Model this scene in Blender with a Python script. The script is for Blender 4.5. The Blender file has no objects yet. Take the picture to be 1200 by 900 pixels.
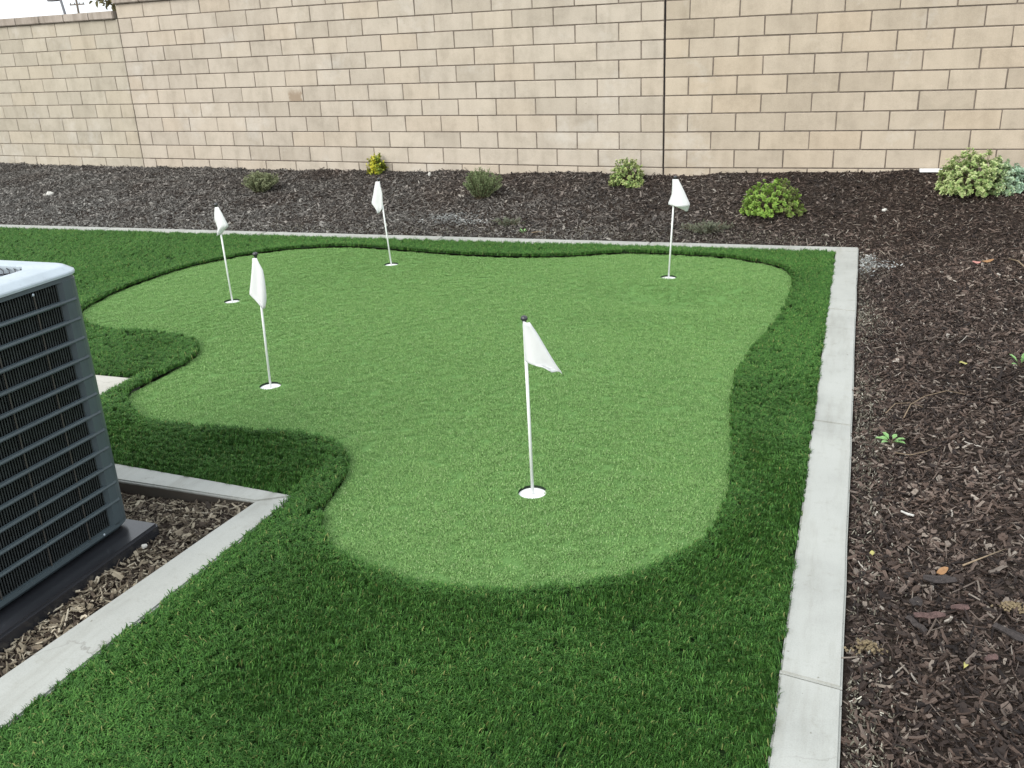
import bpy, bmesh, math, random
import numpy as np
from mathutils import Vector, Matrix
from mathutils.geometry import delaunay_2d_cdt

rng = random.Random(7)
nrg = np.random.default_rng(11)
C = bpy.context.scene.collection
SC = bpy.context.scene

# ------------------------------------------------------------------ camera
cam_d = bpy.data.cameras.new('camera')
cam = bpy.data.objects.new('camera', cam_d)
C.objects.link(cam)
cam_d.sensor_width = 36.0
cam_d.lens = 32.8129
cam_d.clip_start = 0.05
cam_d.clip_end = 1500
_r = Vector((0.941748, 0.3335, -0.043461)); _u = Vector((-0.080218, 0.348236, 0.933968)); _f = Vector((-0.326613, 0.876076, -0.354704))
m = Matrix.Identity(4)
for i in range(3):
    m[i][0] = _r[i]; m[i][1] = _u[i]; m[i][2] = -_f[i]
m[2][3] = 1.6
cam.matrix_world = m
SC.camera = cam
SC.render.resolution_x = 1024; SC.render.resolution_y = 768

# ------------------------------------------------------------------ light
SUN_EL, SUN_AZ = math.radians(38), math.radians(203)      # azimuth clockwise from +Y: behind the camera, a little left
world = bpy.data.worlds.new('World'); SC.world = world; world.use_nodes = True
wn = world.node_tree.nodes; wl = world.node_tree.links
bg = wn['Background']; bg.inputs['Strength'].default_value = 0.12
sky = wn.new('ShaderNodeTexSky'); sky.sky_type = 'NISHITA'; sky.sun_disc = False
sky.sun_elevation = SUN_EL; sky.sun_rotation = SUN_AZ
sky.dust_density = 3.0; sky.air_density = 1.0; sky.ozone_density = 1.0
hs = wn.new('ShaderNodeHueSaturation'); hs.inputs['Saturation'].default_value = 0.6
veil = wn.new('ShaderNodeMix'); veil.data_type = 'RGBA'; veil.inputs[0].default_value = .72      # even cloud cover
veil.inputs[7].default_value = (7.6, 8.0, 8.3, 1)
wl.new(sky.outputs[0], hs.inputs['Color']); wl.new(hs.outputs[0], veil.inputs[6]); wl.new(veil.outputs[2], bg.inputs['Color'])
sd = bpy.data.lights.new('sun', 'SUN'); sd.energy = 1.5; sd.angle = math.radians(40); sd.color = (1.0, 0.97, 0.92)
sun = bpy.data.objects.new('sun', sd); C.objects.link(sun)
sv = Vector((math.sin(SUN_AZ) * math.cos(SUN_EL), math.cos(SUN_AZ) * math.cos(SUN_EL), math.sin(SUN_EL)))
sun.rotation_euler = sv.to_track_quat('Z', 'Y').to_euler()
SC.view_settings.view_transform = 'Standard'; SC.view_settings.look = 'None'
SC.view_settings.gamma = 1.0; SC.view_settings.exposure = 0.80

# ------------------------------------------------------------------ helpers
def tag(o, label=None, cat=None, group=None, kind=None):
    if label: o['label'] = label
    if cat: o['category'] = cat
    if group: o['group'] = group
    if kind: o['kind'] = kind
    return o

def link(name, me, parent=None, mat=None):
    o = bpy.data.objects.new(name, me); C.objects.link(o)
    if parent: o.parent = parent
    if mat and not me.materials: me.materials.append(mat)
    return o

def empty(name, loc=(0, 0, 0), rot=(0, 0, 0)):
    o = bpy.data.objects.new(name, None); C.objects.link(o)
    o.location = loc; o.rotation_euler = rot; o.empty_display_size = .05
    return o

def bm_mesh(bm, name, smooth=False):
    me = bpy.data.meshes.new(name); bm.normal_update(); bm.to_mesh(me); bm.free()
    if smooth:
        for p in me.polygons: p.use_smooth = True
    return me

def py_mesh(name, v, f, smooth=False):
    me = bpy.data.meshes.new(name); me.from_pydata(v, [], f); me.update()
    if smooth:
        for p in me.polygons: p.use_smooth = True
    return me

def add_box(bm, x0, x1, y0, y1, z0, z1, bev=0.0, seg=1):
    r = bmesh.ops.create_cube(bm, size=1)
    for v in r['verts']:
        v.co = Vector(((x0 + x1) / 2 + v.co.x * (x1 - x0), (y0 + y1) / 2 + v.co.y * (y1 - y0), (z0 + z1) / 2 + v.co.z * (z1 - z0)))
    if bev:
        es = list({e for v in r['verts'] for e in v.link_edges})
        bmesh.ops.bevel(bm, geom=es, offset=bev, segments=seg, affect='EDGES')

def box(x0, x1, y0, y1, z0, z1, bev=0.0, seg=1, name='box'):
    bm = bmesh.new(); add_box(bm, x0, x1, y0, y1, z0, z1, bev, seg); return bm_mesh(bm, name)

def add_tube(bm, pts, rad, seg=8):
    rings = []
    n = len(pts); pts = [Vector(p) for p in pts]
    for i, p in enumerate(pts):
        t = (pts[min(i + 1, n - 1)] - pts[max(i - 1, 0)]).normalized()
        a = t.cross(Vector((0, 0, 1)))
        if a.length < .1: a = t.cross(Vector((1, 0, 0)))
        a.normalize(); b = t.cross(a)
        r = rad[i] if isinstance(rad, (list, tuple)) else rad
        rings.append([bm.verts.new(p + (a * math.cos(2 * math.pi * k / seg) + b * math.sin(2 * math.pi * k / seg)) * r) for k in range(seg)])
    for i in range(n - 1):
        for k in range(seg):
            bm.faces.new((rings[i][k], rings[i][(k + 1) % seg], rings[i + 1][(k + 1) % seg], rings[i + 1][k]))
    bm.faces.new(rings[0][::-1]); bm.faces.new(rings[-1])

def add_lathe(bm, prof, seg=24, c=(0, 0)):
    rings = []
    for r, z in prof:
        if r < 1e-6: rings.append([bm.verts.new((c[0], c[1], z))])
        else: rings.append([bm.verts.new((c[0] + r * math.cos(2 * math.pi * k / seg), c[1] + r * math.sin(2 * math.pi * k / seg), z)) for k in range(seg)])
    for a, b in zip(rings, rings[1:]):
        for k in range(seg):
            k2 = (k + 1) % seg
            if len(a) == 1 and len(b) == 1: continue
            if len(a) == 1: bm.faces.new((a[0], b[k2], b[k]))
            elif len(b) == 1: bm.faces.new((a[k], a[k2], b[0]))
            else: bm.faces.new((a[k], a[k2], b[k2], b[k]))

def in_poly(P, poly):
    x, y = P[:, 0], P[:, 1]; r = np.zeros(len(P), bool); n = len(poly)
    for i in range(n):
        x0, y0 = poly[i]; x1, y1 = poly[(i + 1) % n]
        c = ((y0 > y) != (y1 > y))
        r ^= c & (x < (x1 - x0) * (y - y0) / ((y1 - y0) if y1 != y0 else 1e-9) + x0)
    return r

def smooth_closed(pts, it=2):
    for _ in range(it):
        q = []
        for i, p in enumerate(pts):
            n = pts[(i + 1) % len(pts)]
            q.append((.75 * p[0] + .25 * n[0], .75 * p[1] + .25 * n[1])); q.append((.25 * p[0] + .75 * n[0], .25 * p[1] + .75 * n[1]))
        pts = q
    return pts

def vnoise(x, y, s, seed=0):
    """cheap smooth value noise, numpy"""
    x = np.asarray(x, float) / s; y = np.asarray(y, float) / s
    xi = np.floor(x); yi = np.floor(y); fx = x - xi; fy = y - yi
    fx = fx * fx * (3 - 2 * fx); fy = fy * fy * (3 - 2 * fy)
    def h(a, b):
        v = np.sin(a * 127.1 + b * 311.7 + seed * 74.7) * 43758.5453
        return v - np.floor(v)
    return (h(xi, yi) * (1 - fx) + h(xi + 1, yi) * fx) * (1 - fy) + (h(xi, yi + 1) * (1 - fx) + h(xi + 1, yi + 1) * fx) * fy

# ------------------------------------------------------------------ materials
class N:
    def __init__(s, name):
        s.m = bpy.data.materials.new(name); s.m.use_nodes = True
        s.t = s.m.node_tree; s.b = s.t.nodes['Principled BSDF']
    def n(s, typ, **kw):
        o = s.t.nodes.new(typ)
        for k, v in kw.items(): setattr(o, k, v)
        return o
    def l(s, a, b): s.t.links.new(a, b)
    def pos(s): return s.n('ShaderNodeNewGeometry').outputs['Position']
    def noise(s, scale, detail=4, rough=.6, vec=None, dim='3D'):
        o = s.n('ShaderNodeTexNoise'); o.inputs['Scale'].default_value = scale
        o.inputs['Detail'].default_value = detail; o.inputs['Roughness'].default_value = rough
        s.l(vec if vec else s.pos(), o.inputs['Vector'])
        return o.outputs['Fac']
    def ramp(s, fac, stops, interp='LINEAR'):
        o = s.n('ShaderNodeValToRGB'); o.color_ramp.interpolation = interp
        e = o.color_ramp.elements
        while len(e) < len(stops): e.new(.5)
        for k, (p, c) in zip(e, stops):
            k.position = p; k.color = (*c, 1) if len(c) == 3 else c
        s.l(fac, o.inputs['Fac']); return o.outputs['Color']
    def mix(s, fac, a, b, typ='MIX'):
        o = s.n('ShaderNodeMix', data_type='RGBA', blend_type=typ)
        for val, i in ((fac, 0), (a, 6), (b, 7)):
            if isinstance(val, (int, float)): o.inputs[i].default_value = val
            elif isinstance(val, tuple): o.inputs[i].default_value = (*val, 1)
            else: s.l(val, o.inputs[i])
        return o.outputs[2]
    def math(s, op, a, b):
        o = s.n('ShaderNodeMath', operation=op)
        for val, i in ((a, 0), (b, 1)):
            if isinstance(val, (int, float)): o.inputs[i].default_value = val
            else: s.l(val, o.inputs[i])
        return o.outputs[0]
    def rnd(s): return s.n('ShaderNodeObjectInfo').outputs['Random']
    def attr(s, name):
        return s.n('ShaderNodeAttribute', attribute_name=name)
    def bump(s, h, strength=.3, dist=.01):
        o = s.n('ShaderNodeBump'); o.inputs['Strength'].default_value = strength; o.inputs['Distance'].default_value = dist
        s.l(h, o.inputs['Height']); s.l(o.outputs[0], s.b.inputs['Normal'])
    def col(s, c):
        if isinstance(c, tuple): s.b.inputs['Base Color'].default_value = (*c, 1)
        else: s.l(c, s.b.inputs['Base Color'])
    def set(s, rough=.7, spec=.3, metal=0.0):
        s.b.inputs['Roughness'].default_value = rough; s.b.inputs['Specular IOR Level'].default_value = spec; s.b.inputs['Metallic'].default_value = metal
        return s.m

def mat_simple(name, c, rough=.6, spec=.4, metal=0.0, var=.12, scale=12, bump=0):
    n = N(name); f = n.noise(scale, 5)
    n.col(n.ramp(f, [(.3, tuple(x * (1 - var) for x in c)), (.7, tuple(min(1, x * (1 + var)) for x in c))]))
    if bump: n.bump(n.noise(scale * 12, 3), bump, .004)
    return n.set(rough, spec, metal)

def mat_block(name, base, stain=False):
    n = N(name)
    r = n.rnd()
    c = n.ramp(r, [(0, tuple(x * k for x, k in zip(base, (.90, .895, .88)))), (.35, base), (.7, tuple(x * k for x, k in zip(base, (1.04, 1.035, 1.02)))), (1, tuple(x * k for x, k in zip(base, (1.02, .99, .95))))])
    f = n.noise(5.5, 6, .65)
    c = n.mix(.75, c, n.ramp(f, [(.3, (.80, .80, .79)), (.52, (1, 1, 1)), (.75, (1.06, 1.06, 1.06))]), 'MULTIPLY')
    f2 = n.noise(160, 3, .7)
    c = n.mix(.6, c, n.ramp(f2, [(.3, (.82, .82, .82)), (.6, (1.06, 1.06, 1.06))]), 'MULTIPLY')
    # weather streaks
    mp = n.n('ShaderNodeMapping'); mp.inputs['Scale'].default_value = (7, 7, .9); n.l(n.pos(), mp.inputs['Vector'])
    f3 = n.noise(1.0, 5, .6, vec=mp.outputs[0])
    c = n.mix(.35, c, n.ramp(f3, [(.36, (.78, .77, .75)), (.56, (1.03, 1.03, 1.03))]), 'MULTIPLY')
    f4 = n.noise(1.7, 6, .7)
    c = n.mix(n.ramp(f4, [(.56, (0, 0, 0)), (.72, (.35, .35, .35))]), c, (.62, .60, .56))
    c = n.mix(n.ramp(n.noise(70, 2, .5), [(.20, (.7, .7, .7)), (.25, (0, 0, 0))]), c, (.16, .13, .10))
    if stain:
        tc = n.n('ShaderNodeTexCoord'); sp = n.n('ShaderNodeSeparateXYZ'); n.l(tc.outputs['Object'], sp.inputs[0])
        nz = n.noise(25, 4, .6)
        x = n.math('ADD', sp.outputs[0], n.math('MULTIPLY', n.math('SUBTRACT', nz, .5), .12))
        a = n.math('MULTIPLY', n.ramp(x, [(.0, (0, 0, 0)), (.03, (1, 1, 1))]), n.ramp(x, [(.165, (1, 1, 1)), (.19, (0, 0, 0))]))
        z = n.math('ADD', sp.outputs[2], n.math('MULTIPLY', n.math('SUBTRACT', nz, .5), .1))
        a = n.math('MULTIPLY', a, n.ramp(n.math('ADD', z, .1), [(.1, (1, 1, 1)), (.15, (0, 0, 0))]))
        c = n.mix(n.math('MULTIPLY', a, .8), c, (.27, .205, .145))
    n.col(c)
    n.bump(n.math('ADD', f2, n.math('MULTIPLY', n.noise(40, 4), .6)), .35, .004)
    return n.set(.9, .15)

BLOCK = (.45, .387, .308)
BLOCK_L = (.45, .399, .333)
M = {}
M['block'] = mat_block('block_concrete', BLOCK)
M['block_pale'] = mat_block('pale_block_concrete', (.43, .39, .318))
M['block_left'] = mat_block('left_block_concrete', BLOCK_L)
M['block_stain'] = mat_block('stained_block_concrete', BLOCK_L, True)
M['mortar'] = mat_simple('mortar', (.17, .142, .118), .95, .1, 0, .3, 30, .3)
M['mortar_pale'] = mat_simple('pale_mortar', (.22, .19, .155), .95, .1, 0, .3, 30, .3)
M['sealant'] = mat_simple('joint_sealant', (.02, .018, .018), .8, .2)

n = N('wall_cap'); f = n.noise(4, 6, .65); f2 = n.noise(120, 3)
c = n.ramp(f, [(.3, (.26, .225, .19)), (.5, (.36, .315, .27)), (.7, (.43, .385, .335))])
mp = n.n('ShaderNodeMapping'); mp.inputs['Scale'].default_value = (14, 14, 1.2); n.l(n.pos(), mp.inputs['Vector'])
c = n.mix(.7, c, n.ramp(n.noise(1, 5, .6, vec=mp.outputs[0]), [(.35, (.62, .60, .58)), (.55, (1, 1, 1))]), 'MULTIPLY')
n.col(c); n.bump(f2, .4, .004); M['cap'] = n.set(.9, .15)

def mat_concrete(name, base, soil=False):
    n = N(name); f = n.noise(2.2, 6, .62); f2 = n.noise(260, 3, .7); f3 = n.noise(14, 5, .7)
    c = n.ramp(f, [(.32, tuple(x * .86 for x in base)), (.5, base), (.68, tuple(x * 1.07 for x in base))])
    c = n.mix(.5, c, n.ramp(f2, [(.32, (.80, .80, .79)), (.55, (1.04, 1.04, 1.04))]), 'MULTIPLY')
    c = n.mix(.55, c, n.ramp(f3, [(.28, (.74, .72, .67)), (.43, (1, 1, 1))]), 'MULTIPLY')
    f4 = n.noise(38, 2, .5)
    c = n.mix(.8, c, n.ramp(f4, [(.22, (.45, .42, .37)), (.27, (1, 1, 1))]), 'MULTIPLY')
    mp = n.n('ShaderNodeMapping'); mp.inputs['Scale'].default_value = (9, 1.1, 9); n.l(n.pos(), mp.inputs['Vector'])
    c = n.mix(.5, c, n.ramp(n.noise(1, 6, .7, vec=mp.outputs[0]), [(.33, (.72, .70, .66)), (.5, (1, 1, 1)), (.7, (1.05, 1.05, 1.06))]), 'MULTIPLY')
    vo = n.n('ShaderNodeTexVoronoi', feature='DISTANCE_TO_EDGE'); vo.inputs['Scale'].default_value = .9
    vm = n.n('ShaderNodeVectorMath', operation='ADD'); nz = n.n('ShaderNodeTexNoise'); nz.inputs['Scale'].default_value = 5; nz.inputs['Detail'].default_value = 6
    n.l(n.pos(), nz.inputs['Vector']); sc = n.n('ShaderNodeVectorMath', operation='SCALE'); sc.inputs['Scale'].default_value = .35; n.l(nz.outputs['Color'], sc.inputs[0])
    n.l(n.pos(), vm.inputs[0]); n.l(sc.outputs[0], vm.inputs[1]); n.l(vm.outputs[0], vo.inputs['Vector'])
    ck = n.math('MULTIPLY', n.ramp(vo.outputs['Distance'], [(0, (1, 1, 1)), (.0035, (0, 0, 0))]), n.ramp(n.noise(1.3, 2), [(.5, (0, 0, 0)), (.58, (.6, .6, .6))]))
    c = n.mix(ck, c, (.16, .15, .13))                     # hairline cracks
    if soil:                                              # earth stuck to the buried face below the rim
        sp = n.n('ShaderNodeSeparateXYZ'); n.l(n.pos(), sp.inputs[0])
        zz = n.math('ADD', sp.outputs[2], n.math('MULTIPLY', n.math('SUBTRACT', n.noise(30, 4), .5), .006))
        k = n.ramp(n.math('MULTIPLY', n.math('ADD', zz, .05), 10), [(.36, (1, 1, 1)), (.41, (0, 0, 0))])
        c = n.mix(n.math('MULTIPLY', k, .92), c, (.05, .038, .027))
    n.col(c); n.bump(n.math('ADD', f2, f3), .25, .003)
    return n.set(.85, .25)
M['concrete'] = mat_concrete('curb_concrete', (.378, .388, .362), True)
M['path_concrete'] = mat_concrete('path_concrete', (.44, .43, .385))

n = N('mulch_soil'); f = n.noise(40, 6, .7); f2 = n.noise(3, 5, .6)
c = n.ramp(f, [(.3, (.008, .006, .005)), (.5, (.028, .021, .017)), (.7, (.075, .06, .048))])
n.col(c); n.bump(f, .8, .02); M['soil'] = n.set(1, .1)

M['ground'] = mat_simple('bare_ground', (.16, .13, .10), .95, .1, 0, .3, 2, .3)

def mat_chips(name, stops, dust=0, amp=(.62, 1.28)):
    n = N(name)
    c = n.ramp(n.rnd(), stops)
    g = n.noise(.9, 4, .6)
    c = n.mix(.8, c, n.ramp(g, [(.35, (amp[0],) * 3), (.62, (amp[1], amp[1], amp[1] * .98))]), 'MULTIPLY')
    if dust:                                              # pale dust lying on the bed, thicker at its foot and to the left
        sp = n.n('ShaderNodeSeparateXYZ'); n.l(n.pos(), sp.inputs[0])
        foot = n.ramp(n.math('MULTIPLY', sp.outputs[2], 2.5), [(0, (.6, .6, .6)), (.5, (.3, .3, .3)), (1, (.05, .05, .05))])
        left = n.ramp(n.math('MULTIPLY', n.math('ADD', sp.outputs[0], 9), .11), [(.15, (.42, .42, .42)), (.55, (.22, .22, .22)), (.95, (0, 0, 0))])
        nn = n.math('MULTIPLY', n.math('SUBTRACT', n.noise(2.2, 4, .6), .5), 1.4)
        xf = n.ramp(n.math('MULTIPLY', n.math('ADD', sp.outputs[0], 3), .3), [(.25, (1, 1, 1)), (1, (0, 0, 0))])
        k = n.math('MULTIPLY', n.math('ADD', n.math('ADD', foot, left), nn), xf); k = n.math('MULTIPLY', n.math('MINIMUM', n.math('MAXIMUM', k, 0), 1), dust)
        c = n.mix(k, c, n.ramp(n.rnd(), [(0, (.05, .047, .043)), (.5, (.13, .125, .115)), (1, (.30, .29, .265))]))
    tc = n.n('ShaderNodeTexCoord'); mp = n.n('ShaderNodeMapping'); mp.inputs['Scale'].default_value = (20, 220, 100)
    n.l(tc.outputs['Object'], mp.inputs['Vector'])
    gr = n.noise(1, 4, .6, vec=mp.outputs[0])
    c = n.mix(.8, c, n.ramp(gr, [(.3, (.55, .55, .55)), (.65, (1.25, 1.25, 1.25))]), 'MULTIPLY')
    n.col(c); n.bump(gr, .5, .003)
    return n.set(.75, .3)
M['chip'] = mat_chips('bark_chips', [(0, (.012, .0085, .0075)), (.3, (.029, .020, .0165)), (.55, (.055, .038, .030)), (.72, (.092, .064, .051)), (.84, (.125, .094, .078)), (.94, (.175, .145, .122)), (.985, (.25, .215, .18)), (1, (.40, .37, .33))])
CH = [(0, (.012, .0085, .0075)), (.3, (.029, .020, .0165)), (.55, (.055, .038, .030)), (.72, (.092, .064, .051)), (.84, (.125, .094, .078)), (.94, (.175, .145, .122)), (.985, (.25, .215, .18)), (1, (.40, .37, .33))]
M['chip_dusty'] = mat_chips('dusty_bark_chips', CH, 1.0)
M['chip_dry'] = mat_chips('dry_bark_chips', [(0, (.024, .018, .013)), (.25, (.065, .049, .036)), (.5, (.14, .112, .08)), (.72, (.24, .205, .15)), (.9, (.34, .30, .225)), (1, (.48, .43, .34))])
M['grit'] = mat_chips('pale_grit', [(0, (.05, .046, .036)), (.4, (.115, .11, .085)), (.75, (.21, .20, .155)), (1, (.44, .43, .37))])

def mat_blade(name, lo, mid, hi, scale, spec, rough, wob=.5, tint=None, var=.6):
    n = N(name)
    a = n.attr('shade')
    c = n.ramp(a.outputs['Fac'], [(0, lo), (.5, mid), (.93, hi), (1, tint or hi)])
    c = n.mix(var, c, n.ramp(n.rnd(), [(0, (.70, .72, .68)), (.5, (1, 1, 1)), (1, (1.25, 1.22, 1.1))]), 'MULTIPLY')
    g = n.noise(scale, 4, .6)
    c = n.mix(wob, c, n.ramp(g, [(.33, (.74, .78, .72)), (.66, (1.2, 1.17, 1.1))]), 'MULTIPLY')
    n.col(c)
    n.b.inputs['Subsurface Weight'].default_value = 0
    return n.set(rough, spec)
M['turf'] = mat_blade('turf_blades', (.024, .072, .015), (.049, .136, .027), (.086, .20, .045), 1.4, .12, .55, .45, (.19, .21, .075))
M['green'] = mat_blade('green_pile', (.090, .195, .052), (.172, .32, .098), (.25, .42, .15), .8, .12, .65, .2, (.40, .50, .26), .3)
n = N('turf_backing'); n.col(n.ramp(n.noise(60, 4), [(.3, (.008, .02, .006)), (.7, (.02, .045, .014))])); M['turf_base'] = n.set(.95, .1)
n = N('green_base'); f = n.noise(300, 4, .7); n.col(n.ramp(f, [(.3, (.075, .16, .045)), (.7, (.15, .28, .09))])); n.bump(f, .6, .004); M['green_base'] = n.set(.9, .1)

M['white_plastic'] = mat_simple('white_plastic', (.84, .85, .85), .45, .5, 0, .02, 6)
M['black_plastic'] = mat_simple('black_plastic', (.022, .023, .027), .24, .7, 0, .1, 9)
n = N('flag_cloth')
wv = n.n('ShaderNodeTexNoise'); wv.inputs['Scale'].default_value = 900; n.l(n.pos(), wv.inputs['Vector'])
n.col((.84, .85, .85)); n.bump(wv.outputs['Fac'], .1, .001); n.b.inputs['Transmission Weight'].default_value = 0
n.set(.8, .2)
tr = n.n('ShaderNodeBsdfTranslucent'); tr.inputs['Color'].default_value = (.85, .86, .86, 1)
mx = n.n('ShaderNodeMixShader'); mx.inputs[0].default_value = .4
n.l(n.b.outputs[0], mx.inputs[1]); n.l(tr.outputs[0], mx.inputs[2]); n.l(mx.outputs[0], n.t.nodes['Material Output'].inputs['Surface'])
M['cloth'] = n.m
M['cup_liner'] = mat_simple('cup_liner', (.02, .035, .02), .8, .2)

def mat_metal(name, base, rough=.38):
    n = N(name); f = n.noise(7, 5, .6); f2 = n.noise(500, 2)
    c = n.ramp(f, [(.3, tuple(x * .84 for x in base)), (.6, base)])
    c = n.mix(.5, c, n.ramp(n.noise(55, 4, .7), [(.3, (.70, .69, .66)), (.42, (1, 1, 1))]), 'MULTIPLY')
    n.col(c); n.bump(f2, .12, .001)
    n.b.inputs['Roughness'].default_value = rough
    n.l(n.ramp(f, [(.3, (rough + .12,) * 3), (.7, (rough - .05,) * 3)]), n.b.inputs['Roughness'])
    n.b.inputs['Specular IOR Level'].default_value = .5
    return n.m
M['ac_cap'] = mat_metal('ac_cap_light_grey', (.42, .485, .53), .36)  # top cap and screws: paler base colour than the cabinet
M['ac_body'] = mat_metal('ac_body_blue_grey', (.062, .084, .094), .4)  # posts, bars, band and base pan: much darker base colour than the cap
M['ac_fin'] = mat_simple('coil_fin', (.026, .031, .032), .5, .4, 0, .4, 50)
M['ac_dark'] = mat_simple('coil_dark', (.016, .018, .019), .6, .3, 0, .3, 40)
M['wire'] = mat_simple('fan_wire', (.014, .015, .019), .6, .3)
M['tube'] = mat_simple('coil_tube', (.06, .055, .048), .4, .5)
M['lamp_metal'] = mat_simple('street_lamp_metal', (.16, .165, .18), .5, .5)
M['pole_wood'] = mat_simple('pole_wood', (.14, .12, .10), .9, .2)
M['bark'] = mat_simple('bark', (.09, .065, .045), .9, .2, 0, .3, 40, .5)

def mat_leaf(name, spec=.35):
    n = N(name); a = n.attr('leaf_color')
    c = n.mix(.5, a.outputs['Color'], n.ramp(n.noise(60, 3), [(.3, (.72, .72, .72)), (.7, (1.2, 1.2, 1.2))]), 'MULTIPLY')
    n.col(c); n.set(.5, spec)
    tr = n.n('ShaderNodeBsdfTranslucent'); n.l(c, tr.inputs['Color'])
    mx = n.n('ShaderNodeMixShader'); mx.inputs[0].default_value = .25
    n.l(n.b.outputs[0], mx.inputs[1]); n.l(tr.outputs[0], mx.inputs[2]); n.l(mx.outputs[0], n.t.nodes['Material Output'].inputs['Surface'])
    return n.m
M['leaf'] = mat_leaf('shrub_leaf')
M['twig'] = mat_simple('shrub_twig', (.10, .08, .05), .8, .2)

# ------------------------------------------------------------------ layout functions
TH = math.radians(6.3)
JX, JY = -1.595, 8.37                                    # control joint of the wall
def wall_y(x): return JY + max(0.0, JX - x) * .1115
def curb_y(x): return 7.165 + .018 * min(x, 0)
def bed_z(x, y):
    x = np.asarray(x, float); y = np.asarray(y, float)
    wy = JY + np.maximum(0, JX - x) * .1115; cy = 7.165 + .018 * np.minimum(x, 0)
    zw = np.interp(x, [-11, -7.8, -1.6, 1.2, 2.5], [.275, .275, .335, .385, .42])
    t = np.clip((y - cy) / (wy - cy), 0, 1.1); zr = .10 * np.maximum(0, x - .08)
    z = -.02 + zr * (1 - np.minimum(t, 1)) + (zw + .02) * np.maximum(t, 0) ** .95
    lump = (vnoise(x, y, .45, 3) - .5) * .035 + (vnoise(x, y, .16, 5) - .5) * .018
    d = np.minimum(np.where(x > .08, x - .08, 9), np.where(x <= .08, y - cy, 9))
    return z + lump * np.clip(d / .3, 0, 1)
def bz(x, y): return float(bed_z(x, y))

GREEN = [(-4.61, 4.491), (-4.697, 4.592), (-4.757, 4.766), (-4.822, 5.086), (-4.822, 5.4), (-4.79, 5.719), (-4.69, 5.988), (-4.518, 6.282), (-4.294, 6.471), (-4.042, 6.587), (-3.831, 6.634), (-3.504, 6.604), (-3.095, 6.529), (-2.612, 6.487), (-2.209, 6.508), (-1.871, 6.602), (-1.703, 6.713), (-1.455, 6.765), (-1.135, 6.758), (-0.822, 6.725), (-0.633, 6.636), (-0.449, 6.527), (-0.351, 6.338), (-0.309, 6.12), (-0.305, 5.858), (-0.312, 5.575), (-0.341, 5.211), (-0.384, 4.926), (-0.437, 4.601), (-0.453, 4.305), (-0.442, 4.023), (-0.411, 3.776), (-0.371, 3.513), (-0.35, 3.316), (-0.332, 3.033), (-0.342, 2.84), (-0.386, 2.67), (-0.459, 2.54), (-0.546, 2.44), (-0.66, 2.359), (-0.779, 2.301), (-0.927, 2.252), (-1.07, 2.224), (-1.199, 2.222), (-1.335, 2.255), (-1.486, 2.304), (-1.59, 2.383), (-1.661, 2.466), (-1.724, 2.584), (-1.741, 2.682), (-1.765, 2.822), (-1.801, 2.921), (-1.84, 2.992), (-1.928, 3.08), (-1.995, 3.125), (-2.079, 3.141), (-2.172, 3.154), (-2.299, 3.151), (-2.593, 3.127), (-2.752, 3.107), (-2.931, 3.114), (-3.045, 3.163), (-3.19, 3.263), (-3.296, 3.398), (-3.302, 3.53), (-3.299, 3.691), (-3.287, 3.829), (-3.342, 4.033), (-3.456, 4.161), (-3.586, 4.238), (-3.729, 4.266), (-3.924, 4.276), (-4.098, 4.257), (-4.24, 4.271), (-4.434, 4.339)]
GREEN = smooth_closed(GREEN, 1)
LAWN = [(-.080, .3), (-.080, 7.035), (-3, 6.975), (-8, 6.895), (-13, 6.81), (-13, 3.605), (-3.41, 3.605), (-3.41, 2.72), (-2.75, 2.712), (-1.880, 2.655), (-1.893, 2.0), (-1.920, 1.45), (-1.95, .3)]
CUPS = [(-1.03, 2.929), (-2.662, 3.684), (-3.835, 5.025), (-3.223, 6.167), (-1.123, 6.137)]
CUP_R = .054

def tri_region(name, outer, holes, z, grid, mat, zf=None):
    """triangulated sheet with holes"""
    loops = [outer] + holes
    pts, edges = [], []
    for lp in loops:
        b = len(pts); k = len(lp)
        pts += [Vector(p) for p in lp]; edges += [(b + i, b + (i + 1) % k) for i in range(k)]
    o = np.array(outer); x0, y0 = o.min(0); x1, y1 = o.max(0)
    gx, gy = np.meshgrid(np.arange(x0, x1, grid), np.arange(y0, y1, grid))
    g = np.stack([gx.ravel(), gy.ravel()], 1) + nrg.uniform(-.2, .2, (gx.size, 2)) * grid
    ok = in_poly(g, outer)
    for h in holes: ok &= ~in_poly(g, h)
    pts += [Vector(p) for p in g[ok]]
    v, e, f, *_ = delaunay_2d_cdt(pts, edges, [], 0, 1e-5)
    va = np.array([(p.x, p.y) for p in v])
    ca = np.array([va[list(t)].mean(0) for t in f])
    keep = in_poly(ca, outer)
    for h in holes: keep &= ~in_poly(ca, h)
    zz = zf(va[:, 0], va[:, 1]) if zf else np.full(len(va), z)
    me = py_mesh(name, [(a[0], a[1], b) for a, b in zip(va, zz)], [tuple(t) for t, k in zip(f, keep) if k], True)
    me.materials.append(mat)
    return me

def circle(cx, cy, r, n=28): return [(cx + r * math.cos(2 * math.pi * k / n), cy + r * math.sin(2 * math.pi * k / n)) for k in range(n)]

def green_relief(x, y):
    x = np.asarray(x); y = np.asarray(y)
    z = np.zeros(x.shape)
    for cx, cy, sx, sy, h in ((-1.35, 5.0, .8, .42, -.028), (-.95, 5.70, .65, .27, -.075), (-2.6, 4.6, .8, .6, .012)):
        z = z + h * np.exp(-((x - cx) / sx) ** 2 - ((y - cy) / sy) ** 2)
    for cx, cy in CUPS:                                   # level round each cup
        d = np.hypot(x - cx, y - cy); z = z * np.clip((d - .1) / .3, 0, 1)
    return z

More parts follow.
